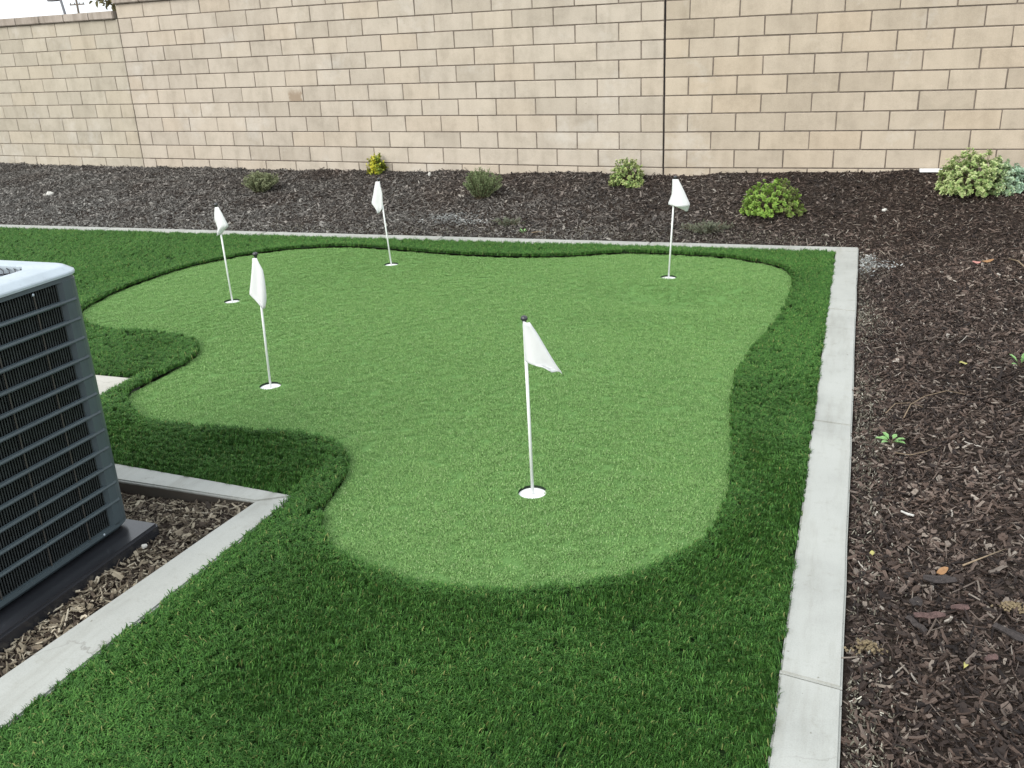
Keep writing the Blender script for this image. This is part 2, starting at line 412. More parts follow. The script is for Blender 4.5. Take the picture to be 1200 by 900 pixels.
def green_dist(x, y):
    x = np.asarray(x, float); y = np.asarray(y, float); d = np.full(x.shape, 9.0); gx = np.zeros(x.shape); gy = np.zeros(x.shape)
    for (ax, ay), (bx, by) in zip(GREEN, GREEN[1:] + GREEN[:1]):
        ux, uy = bx - ax, by - ay; t = np.clip(((x - ax) * ux + (y - ay) * uy) / (ux * ux + uy * uy), 0, 1)
        ex_, ey_ = x - ax - t * ux, y - ay - t * uy; q = np.hypot(ex_, ey_); k = q < d
        d = np.where(k, q, d); gx = np.where(k, ex_, gx); gy = np.where(k, ey_, gy)
    L = np.maximum(np.hypot(gx, gy), 1e-6)
    return d, gx / L, gy / L
def lawn_z(x, y):
    d, _, _ = green_dist(x, y)
    edge = np.minimum(np.maximum(-.076 - np.asarray(x), 0), np.maximum(7.0 - np.asarray(y), 0))
    return -.012 + .017 * np.exp(-(d / .14) ** 2) * np.clip(edge / .1, 0, 1)

# ------------------------------------------------------------------ the setting: ground sheets
gm = py_mesh('ground', [(-300, -300, -.16), (300, -300, -.16), (300, 300, -.16), (-300, 300, -.16)], [(0, 1, 2, 3)])
tag(link('ground', gm, None, M['ground']), 'bare earth under and beyond the yard', None, None, 'structure')

lawn = link('lawn', tri_region('lawn', LAWN, [GREEN], 0, .07, M['turf_base'], lawn_z))
tag(lawn, 'dark green artificial lawn around the putting green', None, None, 'structure')
pg = link('putting_green', tri_region('putting_green', GREEN, [circle(x, y, CUP_R) for x, y in CUPS], 0, .10, M['green_base'], lambda x, y: -.010 + green_relief(x, y)))
tag(pg, 'light green curvy putting green set in the lawn', None, None, 'structure')

# planted beds: sheets following bed_z
def bed_mesh(name, xs, yf, ny):
    v, f = [], []; nx = len(xs)
    for i, x in enumerate(xs):
        ya, yb = yf(x)
        for j in range(ny):
            y = ya + (yb - ya) * j / (ny - 1); v.append((x, y, bz(x, y)))
    for i in range(nx - 1):
        for j in range(ny - 1):
            a = i * ny + j; f.append((a, a + ny, a + ny + 1, a + 1))
    return py_mesh(name, v, f, True)
back_bed = link('mulch_bed', bed_mesh('mulch_bed', list(np.arange(-13, .081, .08)) + [.08], lambda x: (curb_y(x) - .03, wall_y(x) + .05), 28), None, M['soil'])
tag(back_bed, 'sloping bark mulch bed between the back curb and the block wall', None, None, 'structure')
right_bed = link('mulch_bed', bed_mesh('mulch_bed', list(np.arange(.08, 6.2, .08)), lambda x: (.3, JY + .05), 110), None, M['soil'])
tag(right_bed, 'bark mulch bed along the right curb', None, None, 'structure')
AC_BED = [(-4.6, .3), (-2.04, .3), (-2.04, 2.62), (-4.6, 2.62)]
def ac_bed_z(x, y):
    return -.052 + .034 * np.exp(-((np.asarray(x) + 2.02) ** 2 + (np.asarray(y) - 2.55) ** 2) / .05) + (vnoise(x, y, .25, 9) - .5) * .014
ab = link('mulch_bed', tri_region('mulch_bed', AC_BED, [], 0, .07, M['soil'], ac_bed_z))
tag(ab, 'bark mulch bed under the air conditioner', None, None, 'structure')

# ------------------------------------------------------------------ curbs
def prism(poly, z0, z1, bev=.006):
    bm = bmesh.new()
    vb = [bm.verts.new((x, y, z1)) for x, y in poly]
    f = bm.faces.new(vb)
    if f.normal.z < 0: f.normal_flip()
    bm.normal_update()
    r = bmesh.ops.extrude_face_region(bm, geom=[f])
    for e in r['geom']:
        if isinstance(e, bmesh.types.BMVert): e.co.z = z0
    bmesh.ops.recalc_face_normals(bm, faces=bm.faces)
    top = [e for e in bm.edges if all(abs(v.co.z - z1) < 1e-6 for v in e.verts)]
    if bev: bmesh.ops.bevel(bm, geom=top, offset=bev, segments=2, affect='EDGES')
    return bm_mesh(bm, 'curb_segment')
def wob(poly, n=6, amp=.002):
    """hand-finished edge: points added along the long sides, moved a little"""
    q = []
    for i, p in enumerate(poly):
        r = poly[(i + 1) % len(poly)]; L = math.dist(p, r); k = max(1, int(L / .22))
        for j in range(k):
            t = j / k; a = amp if j else 0
            q.append((p[0] + (r[0] - p[0]) * t + rng.uniform(-a, a), p[1] + (r[1] - p[1]) * t + rng.uniform(-a, a)))
    return q
rc = empty('curb', (0, 0, 0)); tag(rc, 'straight concrete curb between the lawn and the right mulch bed', None, None, 'structure')
cuts = [.25, 2.10, 3.825, 5.53, 7.05]
for i in range(4):
    a, b = cuts[i], cuts[i + 1]; sk = -.012
    g = .003 if i < 3 else 0
    link('curb_segment', prism(wob([(-.078, a + .003 - sk), (.078, a + .003 + sk), (.078, b - g + sk), (-.078, b - g - sk)]), -.15, 0), rc, M['concrete'])
bc = empty('curb', (0, 0, 0)); tag(bc, 'thin pale concrete curb along the foot of the back mulch bed', None, None, 'structure')
xs = [.078, -1.45, -3.2, -4.92, -6.64, -8.36, -10.1, -12]
for i in range(7):
    b, a = xs[i] - (.0035 if i else 0), xs[i + 1]
    yn = lambda x: 7.04 + .0175 * min(x, 0)
    y0a, y0b = yn(a), yn(b)
    if i == 0: y0b = 7.045
    link('curb_segment', prism(wob([(a, y0a), (b, y0b), (b, y0b + .135), (a, y0a + .135)]), -.15, .001), bc, M['concrete'])
lc = empty('curb', (0, 0, 0)); tag(lc, 'concrete corner curb around the air conditioner bed', None, None, 'structure')
link('curb_segment', prism(wob([(-2.002, 2.575), (-2.102, 1.45), (-2.16, .3), (-1.96, .3), (-1.915, 1.45), (-1.875, 2.652)]), -.15, .001), lc, M['concrete'])
link('curb_segment', prism(wob([(-1.879, 2.656), (-2.006, 2.580), (-2.66, 2.592), (-3.39, 2.60), (-3.39, 2.73), (-2.75, 2.715)]), -.15, 0), lc, M['concrete'])
pth = link('path', prism(wob([(-3.404, 2.735), (-3.404, 3.600), (-9, 3.600), (-9, 2.735)]), -.15, -.004), None, M['path_concrete'])
tag(pth, 'pale concrete path ending at the lawn behind the air conditioner', None, None, 'structure')

# ------------------------------------------------------------------ block wall
BW, BH, JT = .4064, .1524, .0095
Z0 = .3965
def block_mesh(w, seed):
    r = random.Random(seed)
    bm = bmesh.new(); add_box(bm, -w / 2, w / 2, 0, .15, -(BH - JT) / 2, (BH - JT) / 2, .0035, 1)
    for v in bm.verts:
        v.co += Vector((r.uniform(-1, 1), r.uniform(-1, 1), r.uniform(-1, 1))) * .0017
    return bm_mesh(bm, 'block')
FULL = [block_mesh(BW - JT, s) for s in range(8)]
HALF = [block_mesh(BW / 2 - JT, s + 50) for s in range(4)]
STAIN = block_mesh(BW - JT, 99); STAIN.materials.append(M['block_stain'])
for k in FULL + HALF: k.materials.append(M['block'])
FULLL = [k.copy() for k in FULL]; HALFL = [k.copy() for k in HALF]
for k in FULLL + HALFL: k.materials.clear(); k.materials.append(M['block_left'])
FULLP = [k.copy() for k in FULL]; HALFP = [k.copy() for k in HALF]
for k in FULLP + HALFP: k.materials.clear(); k.materials.append(M['block_pale'])
def lay(parent, x_lo, x_hi, start_half, rows, full, half, sgn, stain=None):
    """courses from the end at local x=0, running in direction sgn"""
    L = abs(x_hi - x_lo)
    for k in rows:
        z = Z0 + BH * (k + .5)
        s = 0.0; first = True
        while s < L - .05:
            hf = first and (k % 2 == 0) == start_half
            w = BW / 2 if hf else BW
            if L - s < BW - .05: w = BW / 2; hf = True
            mid = s + w / 2
            me = rng.choice(half if hf else full)
            lab = None
            if stain and stain[0] == k and s < stain[1] < s + w: me = STAIN; lab = 'block with a square brown stain'
            o = link('block', me, parent)
            o.location = (sgn * mid, rng.uniform(-.0014, .0014), z)
            o.rotation_euler = (rng.uniform(-.003, .003), rng.uniform(-.002, .002), rng.uniform(-.003, .003))
            if lab: o['label'] = lab
            s += w; first = False
def core(parent, x0, x1, z1, mat):
    link('mortar', box(x0, x1, .006, .144, -.16, z1, 0, name='mortar'), parent, mat)
def caps(parent, x0, x1, z, h, step=.4064):
    x = x0
    while x < x1 - .02:
        e = min(x + step, x1)
        bm = bmesh.new(); add_box(bm, x + .001, e - .001, -.035, .185, z + .002, z + h, .008, 2)
        o = link('cap_stone', bm_mesh(bm, 'cap_stone'), parent, M['cap']); o.location.y = rng.uniform(-.002, .002)
        x = e
# right panel
w1 = empty('block_wall', (JX + .0035, JY, 0)); tag(w1, 'long tan block wall right of the black vertical joint', 'wall', 'tan block walls')
lay(w1, 0, BW * 14, True, range(-1, 10), FULL, HALF, 1); core(w1, .002, BW * 14 - .002, Z0 + BH * 10, M['mortar'])
caps(w1, 0, BW * 14, Z0 + BH * 10 + BH, .09, .4064)
lay(w1, 0, BW * 14, True, range(10, 11), FULL, HALF, 1)
# left panel
NL = 15.5 * BW
w2 = empty('block_wall', (JX - .0035, JY, 0), (0, -.0029, -TH)); tag(w2, 'tall tan block wall left of the black vertical joint', 'wall', 'tan block walls')
lay(w2, -NL, 0, True, range(-1, 11), FULLL, HALFL, -1, (4, 3.902)); core(w2, -NL + .002, -.002, Z0 + BH * 11, M['mortar'])
caps(w2, -NL - .01, -.0, Z0 + BH * 11, .09)
# sealant strip in the control joint, a part of the left panel
link('joint_sealant', box(-.003, .0075, .012, .13, -.15, Z0 + BH * 11 - .01, name='joint_sealant'), w2, M['sealant'])
# low panel at far left
ex, ey = JX - .0035 - NL * math.cos(TH), JY + NL * math.sin(TH)
w3 = empty('block_wall', (ex - .003, ey, -.0029 * NL), (0, -.0029, -TH)); tag(w3, 'lower tan block wall at far left with a wide cap', 'wall', 'tan block walls')
NW = 11 * BW
lay(w3, -NW, 0, False, range(-1, 10), FULLP, HALFP, -1); core(w3, -NW + .002, -.001, Z0 + BH * 10, M['mortar_pale'])
caps(w3, -NW, -.025, Z0 + BH * 10, .085)

# ------------------------------------------------------------------ air conditioner
AX, AY, AS = -2.34, 2.33, .76                             # right face, far face, side
acx, acy = AX - AS / 2, AY - AS / 2
Zb, Zt = .018, .930
pad = link('equipment_pad', box(AX - .82, AX + .086, AY - .80, AY + .015, -.075, -.002, .008, 2, 'equipment_pad'), None, M['black_plastic'])
tag(pad, 'glossy black plastic pad under the air conditioner', 'pad')
ac = empty('air_conditioner', (acx, acy, 0)); tag(ac, 'grey outdoor air conditioner unit with louvered sides on a black pad', 'air conditioner')
def rsq(h, r, n=8):
    """rounded square, half side h, corner radius r"""
    q = []
    for c in range(4):
        a0 = c * math.pi / 2; sx, sy = ((1, 1), (-1, 1), (-1, -1), (1, -1))[c]
        for k in range(n + 1):
            a = a0 + k / n * math.pi / 2
            q.append((sx * (h - r) + r * math.cos(a), sy * (h - r) + r * math.sin(a)))
    return q
def rings_mesh(name, rings, close=True):
    n = len(rings[0]); v = [p for r in rings for p in r]; f = []
    for i in range(len(rings) - 1):
        for k in range(n):
            f.append((i * n + k, i * n + (k + 1) % n, (i + 1) * n + (k + 1) % n, (i + 1) * n + k))
    return py_mesh(name, v, f)
H = AS / 2; RC = .075
def ring(h, r, z): return [(x, y, z) for x, y in rsq(h, r)]
# top cap: lip, rounded shoulder, flat top, fan opening
OX, OY = .016, .036                                       # the fan opening sits a little off centre
FR = .325
top = rsq(H - .034, .055); nt = len(top)
def toward_circle(t, z):
    q = []
    for (x, y) in top:
        a = math.atan2(y, x); q.append((x * (1 - t) + (OX + FR * math.cos(a)) * t, y * (1 - t) + (OY + FR * math.sin(a)) * t, z))
    return q
cap_r = [ring(H - .012, RC - .012, Zt - .004), ring(H + .003, RC, Zt - .003), ring(H + .004, RC, Zt + .004), ring(H + .002, RC - .002, Zt + .008), ring(H - .018, RC - .012, Zt + .0225), ring(H - .024, RC - .015, Zt + .0250), ring(H - .034, .055, Zt + .0258),
         toward_circle(.6, Zt + .0265), toward_circle(.95, Zt + .027), toward_circle(1, Zt + .025), toward_circle(1.0, Zt + .008), toward_circle(1.0, Zt - .12)]
cm = rings_mesh('top_cap', cap_r)
for p in cm.polygons: p.use_smooth = True
cm.set_sharp_from_angle(angle=math.radians(25))
link('top_cap', cm, ac, M['ac_cap'])
# upper band and base pan
link('upper_band', rings_mesh('upper_band', [ring(H - .012, RC - .008, Zt - .003), ring(H - .003, RC, Zt - .004), ring(H - .002, RC, .912), ring(H - .02, RC - .02, .908)]), ac, M['ac_body'])
link('base_pan', rings_mesh('base_pan', [ring(H - .03, RC - .02, .041), ring(H, RC, .039), ring(H, RC, .024), ring(H - .012, RC, .010), ring(H - .05, RC - .02, .006)]), ac, M['ac_body'])
# dark coil core
link('coil_core', box(-H + .05, H - .05, -H + .05, H - .05, .03, .84, 0, name='coil_core'), ac, M['ac_dark'])
# corner posts
PW = .062
def post(c):
    q = rsq(H - .0, RC, 8)[c * 9:(c + 1) * 9]
    sx, sy = ((1, 1), (-1, 1), (-1, -1), (1, -1))[c]
    # extend along the faces
    a, b = q[0], q[-1]
    ta = (0, -sy) if c in (0, 2) else (-sx, 0); tb = (-sx, 0) if c in (0, 2) else (0, -sy)
    ext = [(a[0] + ta[0] * PW * .35, a[1] + ta[1] * PW * .35)] + list(q) + [(b[0] + tb[0] * PW * .35, b[1] + tb[1] * PW * .35)]
    inn = [(x * .955, y * .955) for x, y in ext][::-1]
    return prism(ext + inn, .036, .912, 0)
for c in range(4):
    me = post(c); me.name = 'corner_post'
    link('corner_post', me, ac, M['ac_body'])
# horizontal louver bars: 12 between 13 openings on each face
PIT = (.907 - .112) / 12
span = H - RC + .02
bm = bmesh.new()
prof = [(-.004, -.0064), (.003, -.0055), (.005, -.001), (.003, .0052), (-.006, .0072), (-.012, .003), (-.012, -.0045)]
va = [bm.verts.new((x, -span, z)) for x, z in prof]; vb = [bm.verts.new((x, span, z)) for x, z in prof]
for k in range(7): bm.faces.new((va[k], va[(k + 1) % 7], vb[(k + 1) % 7], vb[k]))
bm.faces.new(va[::-1]); bm.faces.new(vb); bmesh.ops.recalc_face_normals(bm, faces=bm.faces)
BAR = bm_mesh(bm, 'louver_bar'); BAR.materials.append(M['ac_body'])
for face in range(4):
    a = face * math.pi / 2
    for k in range(12):
        zc = .907 - PIT * (k + 1) + .0066
        o = link('louver_bar', BAR, ac); o.rotation_euler = (0, 0, a)
        o.location = ((H - .002) * math.cos(a), (H - .002) * math.sin(a), zc)
# punched guard slats in every opening, and coil fins behind
bm = bmesh.new(); bm2 = bmesh.new()
for face in range(4):
    a = face * math.pi / 2; R = Matrix.Rotation(a, 4, 'Z')
    n0 = len(bm.verts)
    for k in range(13):
        zt = .907 - PIT * k; zb = zt - (.054 if k < 12 else .074)
        y = -span
        while y < span:
            # rounded slat: narrow blade, arched top
            x0, x1 = H - .026, H - .012
            w = .0021
            pts = [(y, zb - .004), (y + w * 2, zb - .004), (y + w * 2, zt - .010), (y + w, zt + .004), (y, zt + .004)]
            f0 = [bm.verts.new(R @ Vector((x1, p, q))) for p, q in pts]; f1 = [bm.verts.new(R @ Vector((x0, p + .004, q))) for p, q in pts]
            bm.faces.new(f0); 
            for j in range(5): bm.faces.new((f0[j], f1[j], f1[(j + 1) % 5], f0[(j + 1) % 5]))
            y += .0100
    for j in range(90):
        y = -span + j * 2 * span / 89
        v = [bm2.verts.new(R @ Vector(p)) for p in ((H - .045, y, .04), (H - .028, y, .04), (H - .028, y, .9), (H - .045, y, .9))]
        bm2.faces.new(v)
tag(link('guard_slats', bm_mesh(bm, 'guard_slats'), ac, M['ac_fin']), None, None, None, 'stuff')
tag(link('coil_fins', bm_mesh(bm2, 'coil_fins'), ac, M['ac_dark']), None, None, None, 'stuff')
for face in range(4):
    a = face * math.pi / 2
    for y in (-.20, .0, .17):
        bm = bmesh.new(); add_tube(bm, [(H - .007, y, .04), (H - .007, y, .905)], .0022, 6)
        o = link('guard_wire', bm_mesh(bm, 'guard_wire'), ac, M['tube']); o.rotation_euler = (0, 0, a)
# fan grille, fan, screws
bm = bmesh.new()
for i in range(18):
    r = .04 + i * .0165
    pts = [(OX + r * math.cos(2 * math.pi * k / 40), OY + r * math.sin(2 * math.pi * k / 40), Zt + .018) for k in range(41)]
    add_tube(bm, pts, .0017, 5)
link('fan_grille', bm_mesh(bm, 'fan_grille', True), ac, M['wire'])
bm = bmesh.new()
for k in range(8):
    a = k * math.pi / 4; add_tube(bm, [(OX + .03 * math.cos(a), OY + .03 * math.sin(a), Zt + .0145), (OX + .32 * math.cos(a), OY + .32 * math.sin(a), Zt + .0145)], .0024, 5)
link('grille_spokes', bm_mesh(bm, 'grille_spokes', True), ac, M['wire'])
bm = bmesh.new(); add_lathe(bm, [(0, Zt - .01), (.05, Zt - .015), (.055, Zt - .03), (.055, Zt - .09), (0, Zt - .09)], 20)
link('fan_motor', bm_mesh(bm, 'fan_motor'), ac, M['ac_dark'])
for k in range(4):
    v = []
    for i in range(6):
        for j in range(4):
            r = .05 + .21 * i / 5; a = k * math.pi / 2 + (j / 3 - .5) * (.9 - .05 * i) + .15 * i
            v.append((r * math.cos(a), r * math.sin(a), Zt - .075 + .045 * (j / 3)))
    f = [(i * 4 + j, i * 4 + j + 1, i * 4 + j + 5, i * 4 + j + 4) for i in range(5) for j in range(3)]
    link('fan_blade', py_mesh('fan_blade', v, f, True), ac, M['ac_dark'])
for (x, y, z) in ((H + .0035, .16, Zt - .026), (H + .0035, -.16, Zt - .026), (H + .001, .225, .03), (H + .001, -.225, .03)):
    bm = bmesh.new(); bmesh.ops.create_icosphere(bm, subdivisions=1, radius=.0052)
    for vv in bm.verts: vv.co.x *= .5
    o = link('screw', bm_mesh(bm, 'screw', True), ac, M['ac_cap']); o.location = (x, y, z)

# ------------------------------------------------------------------ cups and flags
def cup_thing(x, y, label):
    e = empty('golf_cup', (x, y, 0)); tag(e, label, 'golf cup', 'golf cups sunk in the putting green')
    bm = bmesh.new(); add_lathe(bm, [(0, -.0205), (.053, -.0205), (.054, -.0215), (.054, -.03), (0, -.03)], 32)
    link('cup_disc', bm_mesh(bm, 'cup_disc'), e, M['white_plastic'])
    bm = bmesh.new(); add_lathe(bm, [(.0542, -.031), (.0542, -.0125), (.0575, -.0125), (.0575, -.031)], 32)
    link('cup_wall', bm_mesh(bm, 'cup_wall'), e, M['cup_liner'])
cl = ['white cup holding the nearest flag in the middle foreground', 'white cup below the flag right of the air conditioner', 'white cup of the leftmost flag beside the green edge', 'white cup of the back flag near the yellow shrub', 'white cup of the right flag below the black wall joint']
for (x, y), t in zip(CUPS, cl): cup_thing(x, y, t)

def flag_thing(x, y, tip, rows, label, depth, seed):
    """rows: (left, right) edge points in the plane of the pole, top to bottom; depth(u, v) gives the folds"""
    e = empty('golf_flag', (x, y, -.021)); tag(e, label, 'golf flag', 'golf flags on the putting green')
    L = tip[1] + .021
    dx = tip[0]
    bm = bmesh.new(); add_tube(bm, [(0, 0, 0), (dx * .5, 0, L * .5), (dx * .975, 0, L * .975)], .0058, 10)
    link('pole', bm_mesh(bm, 'pole', True), e, M['white_plastic'])
    bm = bmesh.new(); add_lathe(bm, [(0, -.012), (.0055, -.012), (.0065, -.006), (.0085, -.001), (.0125, .004), (.0125, .009), (.010, .014), (.005, .0165), (0, .017)], 16)
    o = link('finial', bm_mesh(bm, 'finial', True), e, M['black_plastic']); o.location = (dx * .985, 0, L * .985)
    ar = [(Vector((a[0], 0, a[1])), Vector((b[0], 0, b[1]))) for a, b in rows]
    NR, NC = 18, 8; v, f = [], []
    for i in range(NR):
        t = i / (NR - 1) * (len(ar) - 1); k = min(int(t), len(ar) - 2); t -= k
        a = ar[k][0].lerp(ar[k + 1][0], t); b = ar[k][1].lerp(ar[k + 1][1], t)
        for j in range(NC):
            u = j / (NC - 1); p = a.lerp(b, u); p.y = depth(u, i / (NR - 1)); p.z += .021
            v.append(tuple(p))
    for i in range(NR - 1):
        for j in range(NC - 1): f.append((i * NC + j, i * NC + j + 1, (i + 1) * NC + j + 1, (i + 1) * NC + j))
    me = py_mesh('pennant', v, f, True)
    o = link('pennant', me, e, M['cloth'])
    s = o.modifiers.new('thick', 'SOLIDIFY'); s.thickness = .0012; s.offset = 0
    return e
S = math.sin
flag_thing(-1.03, 2.929, (-.006, .666), [((-.008, .654), (.022, .658)), ((-.0075, .62), (.047, .615)), ((-.007, .575), (.071, .565)), ((-.006, .525), (.096, .515)), ((-.005, .506), (.110, .487)), ((.045, .503), (.118, .474)), ((.085, .487), (.122, .462))],
           'nearest white pennant flag with a long point hanging to the right', lambda u, v: -.008 - .03 * u * S(2.6 * u + 2 * v) - .012 * v * S(7 * u), 1)
flag_thing(-2.662, 3.684, (.022, .662), [((.009, .641), (.033, .642)), ((.003, .61), (.045, .614)), ((-.004, .575), (.060, .585)), ((-.014, .535), (.063, .545)), ((-.024, .495), (.063, .505)), ((-.032, .463), (.061, .458)), ((.002, .434), (.055, .428)), ((.036, .403), (.044, .398))],
           'white flag hanging limp just right of the air conditioner', lambda u, v: -.009 - .022 * S(math.pi * u) * v - .014 * v * S(8 * u + 1), 2)
flag_thing(-3.835, 5.025, (-.011, .635), [((-.016, .615), (.011, .619)), ((-.028, .575), (.033, .577)), ((-.036, .536), (.051, .532)), ((-.029, .50), (.066, .496)), ((-.022, .475), (.034, .474)), ((-.014, .447), (.008, .450)), ((-.010, .438), (-.004, .438))],
           'leftmost white flag standing at the left lobe of the green', lambda u, v: -.009 - .03 * S(math.pi * u) * v + .012 * S(6 * u + 3 * v) * v, 3)
flag_thing(-3.223, 6.167, (-.041, .625), [((-.061, .606), (-.037, .606)), ((-.076, .566), (-.024, .566)), ((-.088, .522), (-.015, .517)), ((-.101, .484), (-.017, .48)), ((-.114, .446), (-.020, .44)), ((-.086, .412), (-.026, .41)), ((-.066, .392), (-.043, .390)), ((-.059, .378), (-.053, .378))],
           'small white flag at the back edge below the yellow shrub', lambda u, v: -.009 - .026 * S(math.pi * u) * v - .012 * S(7 * u) * v, 4)
flag_thing(-1.123, 6.137, (.034, .661), [((.017, .646), (.054, .646)), ((.016, .60), (.080, .60)), ((.014, .551), (.107, .545)), ((.002, .515), (.122, .512)), ((-.011, .483), (.135, .486)), ((.020, .472), (.128, .468)), ((.060, .453), (.119, .450)), ((.098, .433), (.109, .427))],
           'white flag at the back right with its lower edge folded under', lambda u, v: -.009 - .035 * S(math.pi * min(1, u * 1.1)) * min(1, v * 1.6) + (.075 * (v - .66) / .34 if v > .66 else 0), 5)

# ------------------------------------------------------------------ scattered stuff (turf, green pile, mulch)
HID = bpy.data.collections.new('scatter_sources')
def source(kind, meshes):
    col = bpy.data.collections.new('scatter_' + kind); HID.children.link(col)
    for i, me in enumerate(meshes):
        o = bpy.data.objects.new('%s_source.%03d' % (kind, i), me); col.objects.link(o)
    return col
def euler_from(Rm):
    return np.stack([np.arctan2(Rm[:, 2, 1], Rm[:, 2, 2]), -np.arcsin(np.clip(Rm[:, 2, 0], -1, 1)), np.arctan2(Rm[:, 1, 0], Rm[:, 0, 0])], 1)
def rot_tilt(ang, lean):
    """spin about z by ang, then tip the z axis towards lean (x, y)"""
    n = len(ang); c, s = np.cos(ang), np.sin(ang)
    Rz = np.zeros((n, 3, 3)); Rz[:, 0, 0] = c; Rz[:, 0, 1] = -s; Rz[:, 1, 0] = s; Rz[:, 1, 1] = c; Rz[:, 2, 2] = 1
    z = np.stack([lean[:, 0], lean[:, 1], np.ones(n)], 1); z /= np.linalg.norm(z, axis=1)[:, None]
    x = np.stack([z[:, 2], np.zeros(n), -z[:, 0]], 1); x /= np.linalg.norm(x, axis=1)[:, None]
    y = np.cross(z, x)
    return np.einsum('nij,njk->nik', np.stack([x, y, z], 2), Rz)
def scatter(name, P, eul, scl, col, nsrc):
    me = bpy.data.meshes.new(name); n = len(P)
    me.vertices.add(n); me.vertices.foreach_set('co', P.astype(np.float32).ravel())
    a = me.attributes.new('rot', 'FLOAT_VECTOR', 'POINT'); a.data.foreach_set('vector', eul.astype(np.float32).ravel())
    a = me.attributes.new('scl', 'FLOAT_VECTOR', 'POINT')
    if scl.ndim == 1: scl = np.repeat(scl[:, None], 3, 1)
    a.data.foreach_set('vector', scl.astype(np.float32).ravel())
    a = me.attributes.new('idx', 'INT', 'POINT'); a.data.foreach_set('value', nrg.integers(0, nsrc, n).astype(np.int32))
    o = link(name, me)
    ng = bpy.data.node_groups.new(name + '_scatter', 'GeometryNodeTree')
    ng.interface.new_socket('Geometry', in_out='INPUT', socket_type='NodeSocketGeometry'); ng.interface.new_socket('Geometry', in_out='OUTPUT', socket_type='NodeSocketGeometry')
    N_ = ng.nodes; gi = N_.new('NodeGroupInput'); go = N_.new('NodeGroupOutput'); ip = N_.new('GeometryNodeInstanceOnPoints'); ci = N_.new('GeometryNodeCollectionInfo')
    ci.inputs['Collection'].default_value = col; ci.inputs['Separate Children'].default_value = True; ci.inputs['Reset Children'].default_value = True
    m2p = N_.new('GeometryNodeMeshToPoints')
    def na(nm, t):
        q = N_.new('GeometryNodeInputNamedAttribute'); q.data_type = t; q.inputs['Name'].default_value = nm
        return [s for s in q.outputs if s.enabled and s.name == 'Attribute'][0]
    e2r = N_.new('FunctionNodeEulerToRotation')
    L_ = ng.links
    L_.new(gi.outputs[0], ip.inputs['Points']); L_.new(ci.outputs[0], ip.inputs['Instance'])
    N_.remove(m2p)
    ip.inputs['Pick Instance'].default_value = True
    L_.new(na('idx', 'INT'), ip.inputs['Instance Index']); L_.new(na('rot', 'FLOAT_VECTOR'), e2r.inputs[0]); L_.new(e2r.outputs[0], ip.inputs['Rotation']); L_.new(na('scl', 'FLOAT_VECTOR'), ip.inputs['Scale'])
    L_.new(ip.outputs[0], go.inputs[0])
    md = o.modifiers.new('scatter', 'NODES'); md.node_group = ng
    return o

def tuft(seed, nb, rad, L, W, bend, flat=1.0):
    r = random.Random(seed); v, f, sh = [], [], []
    for _ in range(nb):
        a = r.uniform(0, 6.283); d = rad * math.sqrt(r.random()); bx, by = d * math.cos(a), d * math.sin(a)
        da = r.uniform(0, 6.283); l = L * r.uniform(.65, 1.1); w = W * r.uniform(.7, 1.2); bd = bend * r.uniform(.3, 1.25)
        dx, dy = math.cos(da), math.sin(da); px, py = -dy, dx
        k = len(v); s = r.random()
        for t, ww, oo, zz in ((0, 1, 0, 0), (.5, 1, .10, .48), (.78, .9, .34, .72), (1, .45, .72, .76)):
            o = bd * l * oo; z = l * zz
            v.append((bx + dx * o + px * w * ww / 2, by + dy * o + py * w * ww / 2, z)); v.append((bx + dx * o - px * w * ww / 2, by + dy * o - py * w * ww / 2, z))
            sh += [s, s]
        for j in range(3): f.append((k + 2 * j, k + 2 * j + 1, k + 2 * j + 3, k + 2 * j + 2))
    me = py_mesh('tuft', v, f, True)
    at = me.attributes.new('shade', 'FLOAT', 'POINT'); at.data.foreach_set('value', np.array(sh, np.float32))
    return me

CAMP = np.array([0, 0, 1.6]); CR, CU, CF = np.array(_r), np.array(_u), np.array(_f)
def in_view(P, margin=.28):
    d = P - CAMP; z = d @ CF
    k = 1.09376 / 1.2                                     # focal length over image width
    x = (d @ CR) / z * k; y = (d @ CU) / z * k
    return (z > .3) & (np.abs(x) < .5 + margin) & (np.abs(y) < .375 + margin)
def sample_region(poly, dens_near, dens_far, d0=2.0, d1=7.5):
    p = np.array(poly); x0, y0 = p.min(0); x1, y1 = p.max(0)
    n = int((x1 - x0) * (y1 - y0) * dens_near)
    Q = np.stack([nrg.uniform(x0, x1, n), nrg.uniform(y0, y1, n)], 1)
    Q = Q[in_poly(Q, poly)]
    P3 = np.concatenate([Q, np.zeros((len(Q), 1))], 1)
    Q = Q[in_view(P3)]
    d = np.hypot(Q[:, 0], Q[:, 1])
    t = np.clip((d - d0) / (d1 - d0), 0, 1) ** .6
    keep = nrg.random(len(Q)) < (dens_near + (dens_far - dens_near) * t) / dens_near
    return Q[keep]

# lawn pile
tufts = [tuft(i, 26, .015, .026, .0024, .85) for i in range(8)]
for t_ in tufts: t_.materials.append(M['turf'])
Q = sample_region(LAWN, 5600, 2300)
Q = Q[~in_poly(Q, GREEN)]
x, y = Q[:, 0], Q[:, 1]
